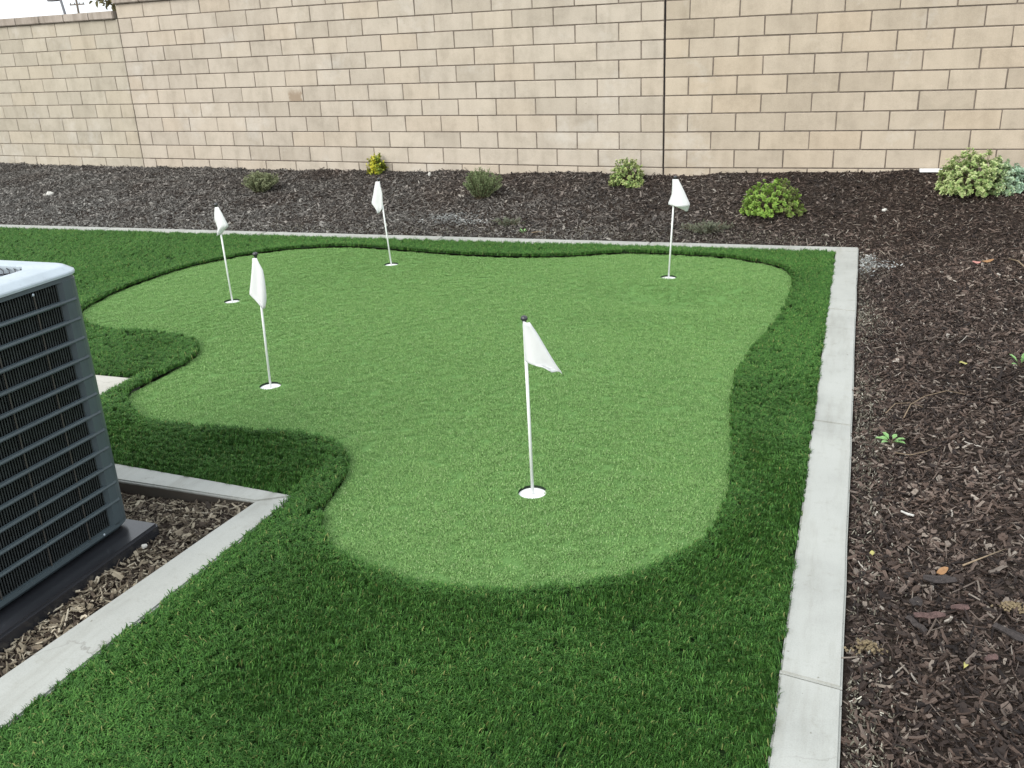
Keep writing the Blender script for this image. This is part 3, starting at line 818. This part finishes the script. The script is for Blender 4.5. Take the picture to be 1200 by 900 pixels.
# pile direction: towards the camera side, swept the other way just right of each seam
def seam(x, x0, w): return np.where(x > x0, np.exp(-((x - x0) / w) ** 2), 0)
k = np.clip(seam(x, -1.9, .30) * (y < 3.3) + seam(x, -3.4, .22) * (y < 4.4), 0, 1)
dg, ngx, ngy = green_dist(x, y); eg = np.exp(-(dg / .05) ** 2)
far = np.clip((y - 3.2) / 2.2, 0, 1)
lx = (.05 - .35 * k + (vnoise(x, y, .34, 1) - .5) * .5) * (1 - eg) + ngx * eg * .1; ly = (.34 - 1.05 * far - .8 * k + (vnoise(x, y, .34, 2) - .5) * .55) * (1 - eg) + ngy * eg * .1
lx = np.where(x > -.13, np.minimum(lx, -.3), lx); lx = np.where((y < 2.62) & (x < -1.83), np.maximum(lx, .4), lx); ly = np.where((x < -1.9) & (y < 2.76) & (x > -3.4), np.maximum(ly, .45), ly)
eul = euler_from(rot_tilt(nrg.uniform(0, 6.283, len(Q)), np.stack([lx, ly], 1)))
P3 = np.stack([x, y, lawn_z(x, y)], 1)
scl = nrg.uniform(.8, 1.15, len(Q))
g = scatter('turf_blades', P3, eul, scl, source('turf', tufts), 8)
tag(g, 'dense dark green synthetic grass blades of the lawn', 'artificial grass', None, 'stuff')

# putting green pile
gt = [tuft(100 + i, 42, .024, .0085, .0016, 1.1) for i in range(6)]
for t_ in gt: t_.materials.append(M['green'])
Q = sample_region(GREEN, 3000, 1700)
for cx, cy in CUPS: Q = Q[np.hypot(Q[:, 0] - cx, Q[:, 1] - cy) > CUP_R + .014]
x, y = Q[:, 0], Q[:, 1]
lean = np.stack([(vnoise(x, y, .9, 4) - .5) * .25, (vnoise(x, y, .9, 6) - .5) * .3 - .05], 1)
P3 = np.stack([x, y, -.0105 + green_relief(x, y)], 1)
g = scatter('green_pile', P3, euler_from(rot_tilt(nrg.uniform(0, 6.283, len(Q)), lean)), nrg.uniform(.85, 1.15, len(Q)), source('green', gt), 6)
tag(g, 'short curly light green pile of the putting green', 'artificial grass', None, 'stuff')

# bark chips
def chip(seed, L, W, T):
    r = random.Random(seed); n = 4; up, lo = [], []
    for i in range(n + 1):
        t = i / n; w = W * (.35 + .65 * math.sin(math.pi * (.15 + .7 * t))) * r.uniform(.7, 1.15); b = r.uniform(-.15, .15) * W; z = r.uniform(-.2, .2) * T + .18 * L * (t - .5) ** 2
        x = (t - .5) * L + r.uniform(-.05, .05) * L
        up.append(((x, b + w / 2, z + T / 2), (x + r.uniform(-.06, .06) * L, b - w / 2, z + T / 2))); lo.append(((x, b + w / 2 * .8, z - T / 2), (x, b - w / 2 * .8, z - T / 2)))
    v = [q for p in up for q in p] + [q for p in lo for q in p]; o = 2 * (n + 1); f = []
    for i in range(n):
        a = 2 * i
        f += [(a, a + 1, a + 3, a + 2), (o + a, o + a + 2, o + a + 3, o + a + 1), (a, a + 2, o + a + 2, o + a), (a + 1, o + a + 1, o + a + 3, a + 3)]
    f += [(0, o, o + 1, 1), (2 * n, 2 * n + 1, o + 2 * n + 1, o + 2 * n)]
    return py_mesh('bark_chip', v, f)
def chip_set(s0, mat):
    out = []
    for i in range(14):
        r = random.Random(s0 + i)
        if i < 7: q = chip(s0 + i, r.uniform(.016, .034), r.uniform(.004, .008), .0028)      # slivers
        elif i < 10: q = chip(s0 + i, r.uniform(.015, .027), r.uniform(.009, .016), .0035)   # flakes
        else: q = chip(s0 + i, r.uniform(.022, .05), r.uniform(.002, .0036), .002)           # shreds
        q.materials.append(mat); out.append(q)
    return out
def chips(name, Q, zf, src, label, smin=.55, smax=1.35, lift=.012, tilt=.55):
    n = len(Q); x, y = Q[:, 0], Q[:, 1]
    lean = nrg.normal(0, tilt, (n, 2)); z = zf(x, y) + nrg.uniform(-.004, lift, n)
    s = np.clip(nrg.lognormal(-.16, .42, n), smin * .7, smax * 1.5)
    g = scatter(name, np.stack([x, y, z], 1), euler_from(rot_tilt(nrg.uniform(0, 6.283, n), lean)), s, src, 14)
    return tag(g, label, 'bark mulch', None, 'stuff')
bark = source('bark', chip_set(300, M['chip'])); dusty = source('dusty_bark', chip_set(320, M['chip_dusty'])); dry = source('dry_bark', chip_set(340, M['chip_dry']))
def bed_sample(x0, x1, y0, y1, near, far):
    return sample_region([(x0, y0), (x1, y0), (x1, y1), (x0, y1)], near, far)
Q = bed_sample(-10.5, .08, 6.95, 9.45, 6500, 5200)
cy = 7.165 + .018 * np.minimum(Q[:, 0], 0); wy = JY + np.maximum(0, JX - Q[:, 0]) * .1115
Q = Q[(Q[:, 1] > cy + .012) & (Q[:, 1] < wy - .006)]
chips('bark_mulch', Q, bed_z, dusty, 'dark bark chips covering the sloping back bed')
Q = bed_sample(.088, 4.2, 1.2, JY - .006, 13000, 6000)
chips('bark_mulch', Q, bed_z, bark, 'dark bark chips covering the right bed')
Q = bed_sample(-4.2, -1.95, .9, 2.62, 11000, 9000)
inner = -2.002 - .089 * (2.575 - Q[:, 1])
Q = Q[(Q[:, 0] < inner - .008) & (Q[:, 1] < 2.57) & ~((Q[:, 0] < AX + .075) & (Q[:, 1] < AY + .005))]
chips('bark_mulch', Q, ac_bed_z, dry, 'lighter dry bark chips in the bed beside the air conditioner')
# pale gritty soil spilled along the curbs
grit = source('grit', [chip(400 + i, .009 + .0025 * i, .0045, .003) for i in range(8)])
for o_ in grit.objects: o_.data.materials.append(M['grit'])
gp = []
for cx, cy_, sx, sy, nn in ((-1.0, 7.27, .55, .08, 1200), (-2.6, 7.26, .8, .06, 700), (-5, 7.2, 1.5, .06, 900)):
    q = nrg.normal(0, 1, (nn, 2)) * (sx, sy) + (cx, cy_); gp.append(q)
q = np.stack([.088 + np.abs(nrg.normal(0, .065, 6500)), nrg.uniform(1.3, 7.0, 6500)], 1); gp.append(q[nrg.random(6500) < vnoise(q[:, 0] * 0, q[:, 1], .6, 8) * .9])
Q = np.concatenate(gp)
Q = Q[((Q[:, 0] > .09) | (Q[:, 1] > 7.165 + .018 * np.minimum(Q[:, 0], 0) + .012))]
n_ = len(Q)
M['dust'] = mat_chips('pale_dust', [(0, (.14, .145, .14)), (.5, (.27, .28, .275)), (1, (.50, .52, .51))])
dust = source('dust', [chip(450 + i, .010 + .003 * i, .006, .003) for i in range(6)])
for o_ in dust.objects: o_.data.materials.append(M['dust'])
dq = [nrg.normal(0, 1, (nn, 2)) * (sx, sy) + (cx, cy_) for cx, cy_, sx, sy, nn in ((-3.36, 7.46, .10, .035, 150), (-3.12, 7.40, .13, .03, 120), (-3.22, 7.52, .16, .03, 60), (.135, 6.83, .035, .07, 120), (.19, 6.66, .06, .05, 130), (.12, 6.55, .03, .08, 60))]
dq = np.concatenate(dq); dq = dq[((dq[:, 0] > .09) | (dq[:, 1] > 7.18))]; nd = len(dq)
tag(scatter('pale_dust', np.stack([dq[:, 0], dq[:, 1], bed_z(dq[:, 0], dq[:, 1]) + nrg.uniform(.006, .018, nd)], 1), euler_from(rot_tilt(nrg.uniform(0, 6.28, nd), nrg.normal(0, .4, (nd, 2)))), nrg.uniform(.5, 1.3, nd), dust, 6),
    'patches of pale dusty bits on the back bed and at the curb corner', 'grit', None, 'stuff')
g = scatter('grit', np.stack([Q[:, 0], Q[:, 1], bed_z(Q[:, 0], Q[:, 1]) + nrg.uniform(.004, .016, n_)], 1), nrg.uniform(0, 6.28, (n_, 3)), nrg.uniform(.3, .85, n_), grit, 8)
tag(g, 'pale grit and dust scattered on the mulch along the curbs', 'grit', None, 'stuff')

# ------------------------------------------------------------------ shrubs
def leaf_cloud(leaves, name='foliage'):
    """leaves: list of (pos, dir, normal, length, width, mid colour, edge colour)"""
    v, f, c = [], [], []
    for p, d, nn, L, W, cm, ce in leaves:
        d = d.normalized(); s = d.cross(nn)
        if s.length < 1e-3: s = d.cross(Vector((1, 0, .3)))
        s.normalize(); up = s.cross(d)
        k = len(v)
        for t, w, h in ((0, 0, 0), (.45, .5, .10), (.45, -.5, .10), (.5, 0, -.04), (1, 0, -.08), (.8, .33, .06), (.8, -.33, .06)):
            v.append(tuple(p + d * (t * L) + s * (w * W) + up * (h * L)))
        c += [cm, ce, ce, cm, ce, ce, ce]
        f += [(k, k + 3, k + 1), (k, k + 2, k + 3), (k + 3, k + 5, k + 1), (k + 3, k + 4, k + 5), (k + 3, k + 2, k + 6), (k + 3, k + 6, k + 4)]
    me = py_mesh(name, v, f)
    a = me.color_attributes.new('leaf_color', 'FLOAT_COLOR', 'POINT')
    a.data.foreach_set('color', np.array([(*x, 1) for x in c], np.float32).ravel())
    me.materials.append(M['leaf'])
    return me
def mixc(a, b, t): return tuple(x * (1 - t) + y * t for x, y in zip(a, b))
def dome_shrub(name, label, loc, w, h, shoots, per, L, W, pal, seed, cat='shrub', side_tint=None, lobes=None):
    r = random.Random(seed); e = empty(name, loc); tag(e, label, cat, 'shrubs in the mulch bed')
    leaves = []; bm = bmesh.new()
    lobes = lobes or [(0, 0, 1, 1)]
    for i in range(shoots):
        lx, ly, ls, lh = r.choice(lobes)
        a = r.uniform(0, 6.283); t = r.random() ** .8
        ph = math.acos(1 - t * 1.08) if t < .92 else math.pi / 2
        rad = r.uniform(.70, 1.04)
        n_ = Vector((math.sin(ph) * math.cos(a), math.sin(ph) * math.sin(a), math.cos(ph)))
        tipp = Vector((lx * w / 2 + n_.x * w / 2 * rad * ls, ly * w / 2 + n_.y * w / 2 * rad * ls * .85, .04 * h + n_.z * h * rad * lh * .96))
        n_ = Vector((n_.x, n_.y, n_.z + .35)).normalized()
        if i % 3 == 0: add_tube(bm, [(lx * w * .1, ly * w * .1, -.02), tuple(tipp * .5 + Vector((0, 0, .01))), tuple(tipp)], [.004, .003, .0015], 4)
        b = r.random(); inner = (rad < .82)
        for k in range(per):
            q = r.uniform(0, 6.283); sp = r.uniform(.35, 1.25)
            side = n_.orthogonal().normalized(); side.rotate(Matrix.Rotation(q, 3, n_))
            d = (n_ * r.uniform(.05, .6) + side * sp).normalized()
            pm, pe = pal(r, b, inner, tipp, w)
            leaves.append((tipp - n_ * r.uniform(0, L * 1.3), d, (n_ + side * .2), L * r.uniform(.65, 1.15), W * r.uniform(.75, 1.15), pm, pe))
    link('stem', bm_mesh(bm, 'stem'), e, M['twig']); link('foliage', leaf_cloud(leaves), e)
    return e
def wispy_shrub(name, label, loc, w, h, stems, per, L, W, pal, seed, lean=(0, 0)):
    r = random.Random(seed); e = empty(name, loc); tag(e, label, 'shrub', 'shrubs in the mulch bed')
    leaves = []; bm = bmesh.new()
    for i in range(stems):
        a = r.uniform(0, 6.283); sp = r.random() ** .6
        top_ = Vector((math.cos(a) * w / 2 * sp + lean[0], math.sin(a) * w / 2 * sp * .8 + lean[1], h * r.uniform(.6, 1.05) * (1 - .35 * sp * sp)))
        base = Vector((top_.x * .12, top_.y * .12, -.01)); mid = base.lerp(top_, .5) + Vector((top_.x * .1, top_.y * .1, .02))
        add_tube(bm, [tuple(base), tuple(mid), tuple(top_)], [.003, .0022, .0012], 4)
        b = r.random()
        for k in range(per):
            t = r.uniform(.15, 1); p = base.lerp(mid, t * 2) if t < .5 else mid.lerp(top_, t * 2 - 1)
            ax = (top_ - mid).normalized(); side = ax.orthogonal().normalized(); side.rotate(Matrix.Rotation(r.uniform(0, 6.283), 3, ax))
            pm, pe = pal(r, b, t < .4, p, w)
            leaves.append((p, (ax * r.uniform(.4, 1.1) + side).normalized(), ax, L * r.uniform(.6, 1.2), W, pm, pe))
    link('stem', bm_mesh(bm, 'stem'), e, M['twig']); link('foliage', leaf_cloud(leaves), e)
    return e
def pal_varieg(r, b, inner, p, w):
    g = mixc((.13, .23, .065), (.23, .36, .10), r.random()); y = mixc((.46, .52, .18), (.66, .68, .34), r.random())
    if inner: y = mixc(y, g, .5)
    return g, (y if r.random() < .8 else g)
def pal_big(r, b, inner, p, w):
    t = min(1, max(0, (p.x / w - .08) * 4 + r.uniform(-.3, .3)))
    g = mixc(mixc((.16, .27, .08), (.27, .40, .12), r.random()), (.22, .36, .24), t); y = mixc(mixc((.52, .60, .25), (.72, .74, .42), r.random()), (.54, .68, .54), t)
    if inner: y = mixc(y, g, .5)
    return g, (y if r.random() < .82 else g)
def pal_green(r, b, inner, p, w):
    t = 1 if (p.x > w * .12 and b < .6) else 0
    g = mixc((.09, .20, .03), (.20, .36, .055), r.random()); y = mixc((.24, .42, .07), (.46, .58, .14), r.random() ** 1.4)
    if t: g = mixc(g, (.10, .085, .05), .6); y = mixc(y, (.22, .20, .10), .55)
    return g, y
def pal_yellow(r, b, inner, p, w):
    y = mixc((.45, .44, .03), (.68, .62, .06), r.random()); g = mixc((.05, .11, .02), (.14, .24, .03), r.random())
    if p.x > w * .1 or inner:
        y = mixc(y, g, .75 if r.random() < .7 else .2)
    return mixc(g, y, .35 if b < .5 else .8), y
def pal_sage(r, b, inner, p, w):
    g = mixc((.13, .165, .085), (.24, .28, .15), r.random()); e_ = mixc((.27, .31, .17), (.42, .44, .26), r.random())
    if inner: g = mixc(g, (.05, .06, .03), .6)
    if p.x < -w * .3 and r.random() < .2: e_ = (.50, .48, .10)
    return g, e_
def pal_rosemary(r, b, inner, p, w):
    g = mixc((.11, .17, .075), (.20, .27, .12), r.random()); e_ = mixc((.24, .32, .15), (.38, .43, .23), r.random())
    return g, e_
def pal_grey(r, b, inner, p, w):
    g = mixc((.09, .11, .075), (.18, .20, .14), r.random()); return g, mixc(g, (.30, .31, .22), .4)
def pal_weed(r, b, inner, p, w):
    g = mixc((.16, .33, .10), (.24, .45, .16), r.random()); return g, mixc(g, (.36, .56, .26), .5)

def at(x, y, dz=0): return (x, y, bz(x, y) + dz)
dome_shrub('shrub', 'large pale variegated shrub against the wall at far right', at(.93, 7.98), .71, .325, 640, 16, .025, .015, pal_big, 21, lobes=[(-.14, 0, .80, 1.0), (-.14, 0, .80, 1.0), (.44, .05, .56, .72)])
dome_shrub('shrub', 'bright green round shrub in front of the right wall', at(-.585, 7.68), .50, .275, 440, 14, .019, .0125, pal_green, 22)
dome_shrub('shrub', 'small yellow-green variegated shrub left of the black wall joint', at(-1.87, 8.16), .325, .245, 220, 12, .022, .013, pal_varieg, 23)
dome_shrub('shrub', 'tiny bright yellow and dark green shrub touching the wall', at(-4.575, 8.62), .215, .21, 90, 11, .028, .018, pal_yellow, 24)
wispy_shrub('shrub', 'wispy upright grey-green shrub in the middle of the bed', at(-3.17, 7.90), .38, .27, 120, 60, .022, .0055, pal_rosemary, 25, (.03, 0))
wispy_shrub('shrub', 'low sage-coloured shrub left of the leftmost flag', at(-5.62, 8.06), .40, .21, 140, 52, .022, .008, pal_sage, 26, (.04, 0))
wispy_shrub('low_plant', 'flat grey-green plant behind the back curb near the right flag', at(-1.05, 7.34), .44, .085, 40, 26, .022, .007, pal_grey, 27)
wispy_shrub('low_plant', 'dusty flat grey plant by the back curb below the wispy shrub', at(-2.72, 7.38), .34, .06, 26, 20, .022, .006, pal_grey, 29)
def weed(name, label, loc, n, L, W, seed, up=.35):
    r = random.Random(seed); e = empty(name, loc); tag(e, label, 'weed'); lv = []; bm = bmesh.new()
    for i in range(n):
        a = i / n * 6.283 + r.uniform(-.4, .4); d = Vector((math.cos(a), math.sin(a), r.uniform(up * .3, up * 1.6)))
        st = Vector((d.x * L * .35, d.y * L * .35, .012 + d.z * L * .3))
        add_tube(bm, [(0, 0, 0), tuple(st)], .0012, 4)
        pm, pe = pal_weed(r, 0, 0, st, 1)
        lv.append((st, d, Vector((0, 0, 1)), L * r.uniform(.7, 1.15), W, pm, pe))
    link('stem', bm_mesh(bm, 'stem'), e, M['twig']); link('leaves', leaf_cloud(lv, 'leaves'), e)
weed('weed', 'small leafy green weed in the mulch beside the right curb', at(.225, 3.665, .012), 9, .042, .020, 31)
weed('weed', 'little green seedling at the right edge of the mulch', at(.78, 4.48, .012), 5, .045, .017, 32, .9)
weed('weed', 'tiny green sprout at the back curb behind the green', at(-2.526, 7.215, .01), 5, .035, .016, 33, .8)

# ------------------------------------------------------------------ loose things on the mulch
def stone(name, label, cat, loc, s, mat, seed, flat=.55, group=None):
    r = random.Random(seed); bm = bmesh.new(); bmesh.ops.create_icosphere(bm, subdivisions=2, radius=1)
    for v in bm.verts:
        k = 1 + .18 * math.sin(v.co.x * 3 + seed) + .14 * math.sin(v.co.y * 4 + seed * 2) + r.uniform(-.07, .07)
        v.co = Vector((v.co.x * s[0] * k, v.co.y * s[1] * k, v.co.z * s[2] * k))
    o = link(name, bm_mesh(bm, name, False), None, mat); o.location = loc; o.rotation_euler = (0, 0, r.uniform(0, 3)); tag(o, label, cat, group); return o
M['white_stone'] = mat_simple('white_stone', (.55, .54, .50), .85, .2, 0, .2, 40, .3)
M['clod'] = mat_simple('dry_clod', (.25, .20, .125), 1, .1, 0, .4, 120, .8)
M['red_bark'] = mat_simple('red_bark', (.125, .078, .07), .8, .3, 0, .45, 90, .9)
M['grey_bark'] = mat_simple('grey_bark', (.055, .046, .043), .8, .3, 0, .45, 90, .9)
M['straw'] = mat_simple('dry_twig', (.24, .185, .125), .8, .2, 0, .25, 60)
M['leaf_yellow'] = mat_simple('yellow_leaf', (.36, .34, .12), .6, .3, 0, .15, 60)
M['leaf_orange'] = mat_simple('orange_leaf', (.27, .15, .07), .6, .3, 0, .2, 60)
M['leaf_pink'] = mat_simple('pink_leaf', (.44, .21, .18), .6, .3, 0, .2, 60)
stone('stone', 'white stone lying alone in the back bed at far left', 'stone', at(-8.281, 8.017, .014), (.06, .035, .028), M['white_stone'], 3)
stone('stone', 'small white pebble right of the yellow shrub', 'stone', at(-3.93, 8.50, .016), (.026, .02, .02), M['white_stone'], 4)
stone('stone', 'white pebble in the mulch above the corner of the curb', 'stone', at(.244, 7.681, .014), (.022, .018, .014), M['white_stone'], 5)
def clod(label, loc, s, seed):
    r = random.Random(seed); bm = bmesh.new()
    for i in range(150):
        d = Vector((r.gauss(0, .45), r.gauss(0, .45), 0)); k = max(0, 1 - d.length)
        p = Vector((d.x * s[0], d.y * s[1], r.uniform(0, 1) * s[2] * k)); q = bmesh.ops.create_icosphere(bm, subdivisions=1, radius=r.uniform(.0018, .0055))
        for v in q['verts']: v.co = p + v.co * r.uniform(.75, 1.25)
    o = link('dirt_clod', bm_mesh(bm, 'dirt_clod'), None, M['clod']); o.location = loc; tag(o, label, 'dirt clod')
clod('crumbly tan clod of earth against the right curb', at(.137, 2.285, .008), (.042, .034, .024), 6)
clod('pale tan clod near the right edge of the mulch', at(.52, 2.512, .008), (.040, .026, .018), 7)
stone('stone', 'small white pebble beside the black pad', 'stone', (-2.215, 2.215, -.018), (.010, .009, .008), M['white_stone'], 9)
o = link('white_tile', box(-.085, .085, -.03, .03, -.012, .012, .003, 1, 'white_tile'), None, M['white_plastic'])
o.location = (.585, 8.325, bz(.585, 8.325) + .020); o.rotation_euler = (0, 0, .05); tag(o, 'flat white strip lying at the wall beside the large shrub', 'tile')
def big_chip(label, loc, L, W, T, rot, mat, seed, tilt=(0, 0), flat=True):
    me = chip(seed, L, W, T); o = link('wood_chip', me, None, mat); o.location = loc; o.rotation_euler = (tilt[0], tilt[1], rot); tag(o, label, 'wood chip', 'large chips in the right mulch bed')
big_chip('large reddish bark slab, palest of the big chips', at(.295, 2.425, .020), .088, .024, .006, .35, M['red_bark'], 501, (.25, 0))
big_chip('dark grey bark slab leaning below the reddish slab', at(.262, 2.39, .016), .07, .02, .006, -.75, M['grey_bark'], 502, (.35, .1))
big_chip('short reddish flake right of the reddish slab', at(.375, 2.47, .02), .046, .022, .006, .2, M['red_bark'], 503, (.2, 0))
big_chip('square grey flake above the reddish slab', at(.265, 2.50, .02), .042, .034, .006, .9, M['grey_bark'], 504, (.3, 0))
big_chip('broad dark slab above the square flake', at(.33, 2.62, .02), .085, .032, .007, .1, M['grey_bark'], 505, (.25, 0))
big_chip('long dark slab at the right edge below the tan clod', at(.50, 2.36, .02), .11, .026, .008, -.4, M['grey_bark'], 506, (.2, .1))
big_chip('pinkish flake near the lower right of the mulch', at(.43, 2.25, .018), .04, .018, .005, .8, M['red_bark'], 507, (.2, 0))
big_chip('pale splinter in the mulch right of the second curb joint', at(.263, 3.051, .018), .042, .010, .004, -.5, M['white_stone'], 508)
def twig(label, pts, rad=.0022):
    bm = bmesh.new(); P_ = [(x, y, bz(x, y) + dz) for x, y, dz in pts]
    add_tube(bm, P_, [rad * (1 - .5 * i / (len(P_) - 1)) for i in range(len(P_))], 5)
    tag(link('twig', bm_mesh(bm, 'twig', True), None, M['straw']), label, 'twig', 'twigs on the right mulch bed')
twig('curved pale twig arching over the mulch beyond the weed', [(.28, 3.92, .018), (.31, 4.05, .03), (.37, 4.14, .034), (.46, 4.20, .03), (.53, 4.18, .02)])
twig('short forked pale twig left of the arching twig', [(.21, 3.97, .018), (.25, 4.06, .028), (.31, 4.08, .026), (.36, 4.05, .018)], .0018)
twig('thin curved twig just below the leafy weed', [(.235, 3.56, .018), (.29, 3.53, .02), (.345, 3.56, .024), (.39, 3.63, .018)], .002)
twig('thick grey twig at the right edge far along the mulch', [(.985, 6.62, .02), (1.01, 6.42, .04), (1.04, 6.2, .03)], .006)
twig('pale stick crossing the mulch near the lower right clod', [(.40, 2.70, .02), (.46, 2.74, .03), (.53, 2.83, .02)], .003)
twig('pale straw by the back curb beside the tiny sprout', [(-2.46, 7.23, .02), (-2.40, 7.235, .026), (-2.36, 7.24, .022)], .004)
def fallen(label, loc, L, W, mat, rot, seed):
    r = random.Random(seed); v = []; f = []
    for i in range(6):
        t = i / 5; w = W / 2 * math.sin(math.pi * (.06 + .9 * t)); z = .006 * math.sin(t * 4 + seed)
        v += [((t - .5) * L, w, z + .005), ((t - .5) * L, 0, z), ((t - .5) * L, -w, z + .004)]
    for i in range(5):
        a = 3 * i; f += [(a, a + 3, a + 4, a + 1), (a + 1, a + 4, a + 5, a + 2)]
    o = link('fallen_leaf', py_mesh('fallen_leaf', v, f, True), None, mat); o.location = loc; o.rotation_euler = (.2, -.1, rot)
    tag(o, label, 'leaf', 'fallen leaves on the right mulch bed')
fallen('yellow leaf at the end of the arching twig', at(.55, 4.526, .022), .036, .02, M['leaf_yellow'], .3, 1)
fallen('pink fallen leaf far along the mulch beside an orange one', at(.791, 6.533, .024), .05, .032, M['leaf_pink'], 0, 2)
fallen('orange fallen leaf beside the pink one', at(.86, 6.57, .024), .075, .032, M['leaf_orange'], .3, 3)
fallen('orange brown leaf just beyond the dark slabs', at(.343, 2.66, .024), .035, .024, M['leaf_orange'], .5, 4)
fallen('small yellow leaf close to the curb', at(.15, 2.764, .02), .018, .014, M['leaf_yellow'], .8, 5)
fallen('small yellow leaf low in the middle of the mulch', at(.365, 2.20, .02), .018, .012, M['leaf_yellow'], 1.2, 6)

# ------------------------------------------------------------------ beyond the wall
e = empty('street_lamp', (-28.4, 30, -.16)); tag(e, 'dark street lamp beyond the low wall with its head turned left', 'street lamp')
bm = bmesh.new(); add_tube(bm, [(.1, 0, 0), (0, 0, 2.9), (-.09, 0, 3.5), (-.14, 0, 3.75)], [.075, .05, .045, .04], 8); link('pole', bm_mesh(bm, 'pole', True), e, M['lamp_metal'])
bm = bmesh.new(); add_tube(bm, [(-.12, 0, 3.62), (-.3, 0, 3.66)], .03, 6); link('arm', bm_mesh(bm, 'arm', True), e, M['lamp_metal'])
bm = bmesh.new(); add_box(bm, -.66, -.22, -.14, .14, 3.50, 3.62, .03, 2); link('lamp_head', bm_mesh(bm, 'lamp_head'), e, M['lamp_metal'])
e = empty('utility_pole', (-74.05, 80, -.16)); tag(e, 'thin utility pole with a crossarm far beyond the low wall', 'utility pole')
bm = bmesh.new(); add_tube(bm, [(0, 0, 0), (0, 0, 8.2)], [.13, .09], 8); link('pole', bm_mesh(bm, 'pole', True), e, M['pole_wood'])
link('crossarm', box(-.9, .9, -.05, .05, 5.90, 6.02, name='crossarm'), e, M['pole_wood'])
link('crossarm', box(-.6, .6, -.05, .05, 6.75, 6.86, name='crossarm'), e, M['pole_wood'])
for q in (-.8, -.3, .3, .8): link('insulator', box(q - .04, q + .04, -.04, .04, 6.02, 6.16, .01, name='insulator'), e, M['lamp_metal'])
r = random.Random(77); e = empty('tree', (-14.25, 17.5, -.16)); tag(e, 'olive green tree behind the step in the wall', 'tree')
bm = bmesh.new(); add_tube(bm, [(0, 0, 0), (.05, 0, 1.2), (.0, .05, 2.6), (.1, 0, 4)], [.16, .12, .09, .04], 8)
for k in range(9):
    a = k * .7; add_tube(bm, [(0, 0, 2.0 + .15 * k), (.5 * math.cos(a), .5 * math.sin(a), 2.6 + .15 * k), (1.1 * math.cos(a), 1.1 * math.sin(a), 3.0 + .17 * k)], [.05, .035, .012], 5)
link('trunk', bm_mesh(bm, 'trunk', True), e, M['bark'])
lv = []
for i in range(170):
    d = Vector((r.gauss(0, 1), r.gauss(0, 1), r.gauss(0, 1))).normalized(); R_ = r.uniform(.55, 1)
    cpt = Vector((d.x * 1.75 * R_, d.y * 1.75 * R_, 3.96 + d.z * 1.45 * R_))
    for k in range(44):
        o_ = Vector((r.gauss(0, .16), r.gauss(0, .16), r.gauss(0, .13))); g_ = mixc((.10, .10, .05), (.24, .22, .11), r.random())
        lv.append((cpt + o_, Vector((r.uniform(-1, 1), r.uniform(-1, 1), r.uniform(-.8, .5))), Vector((r.uniform(-1, 1), r.uniform(-1, 1), 1)), r.uniform(.13, .22), .10, g_, mixc(g_, (.3, .28, .15), .3)))
link('crown', leaf_cloud(lv, 'crown'), e)
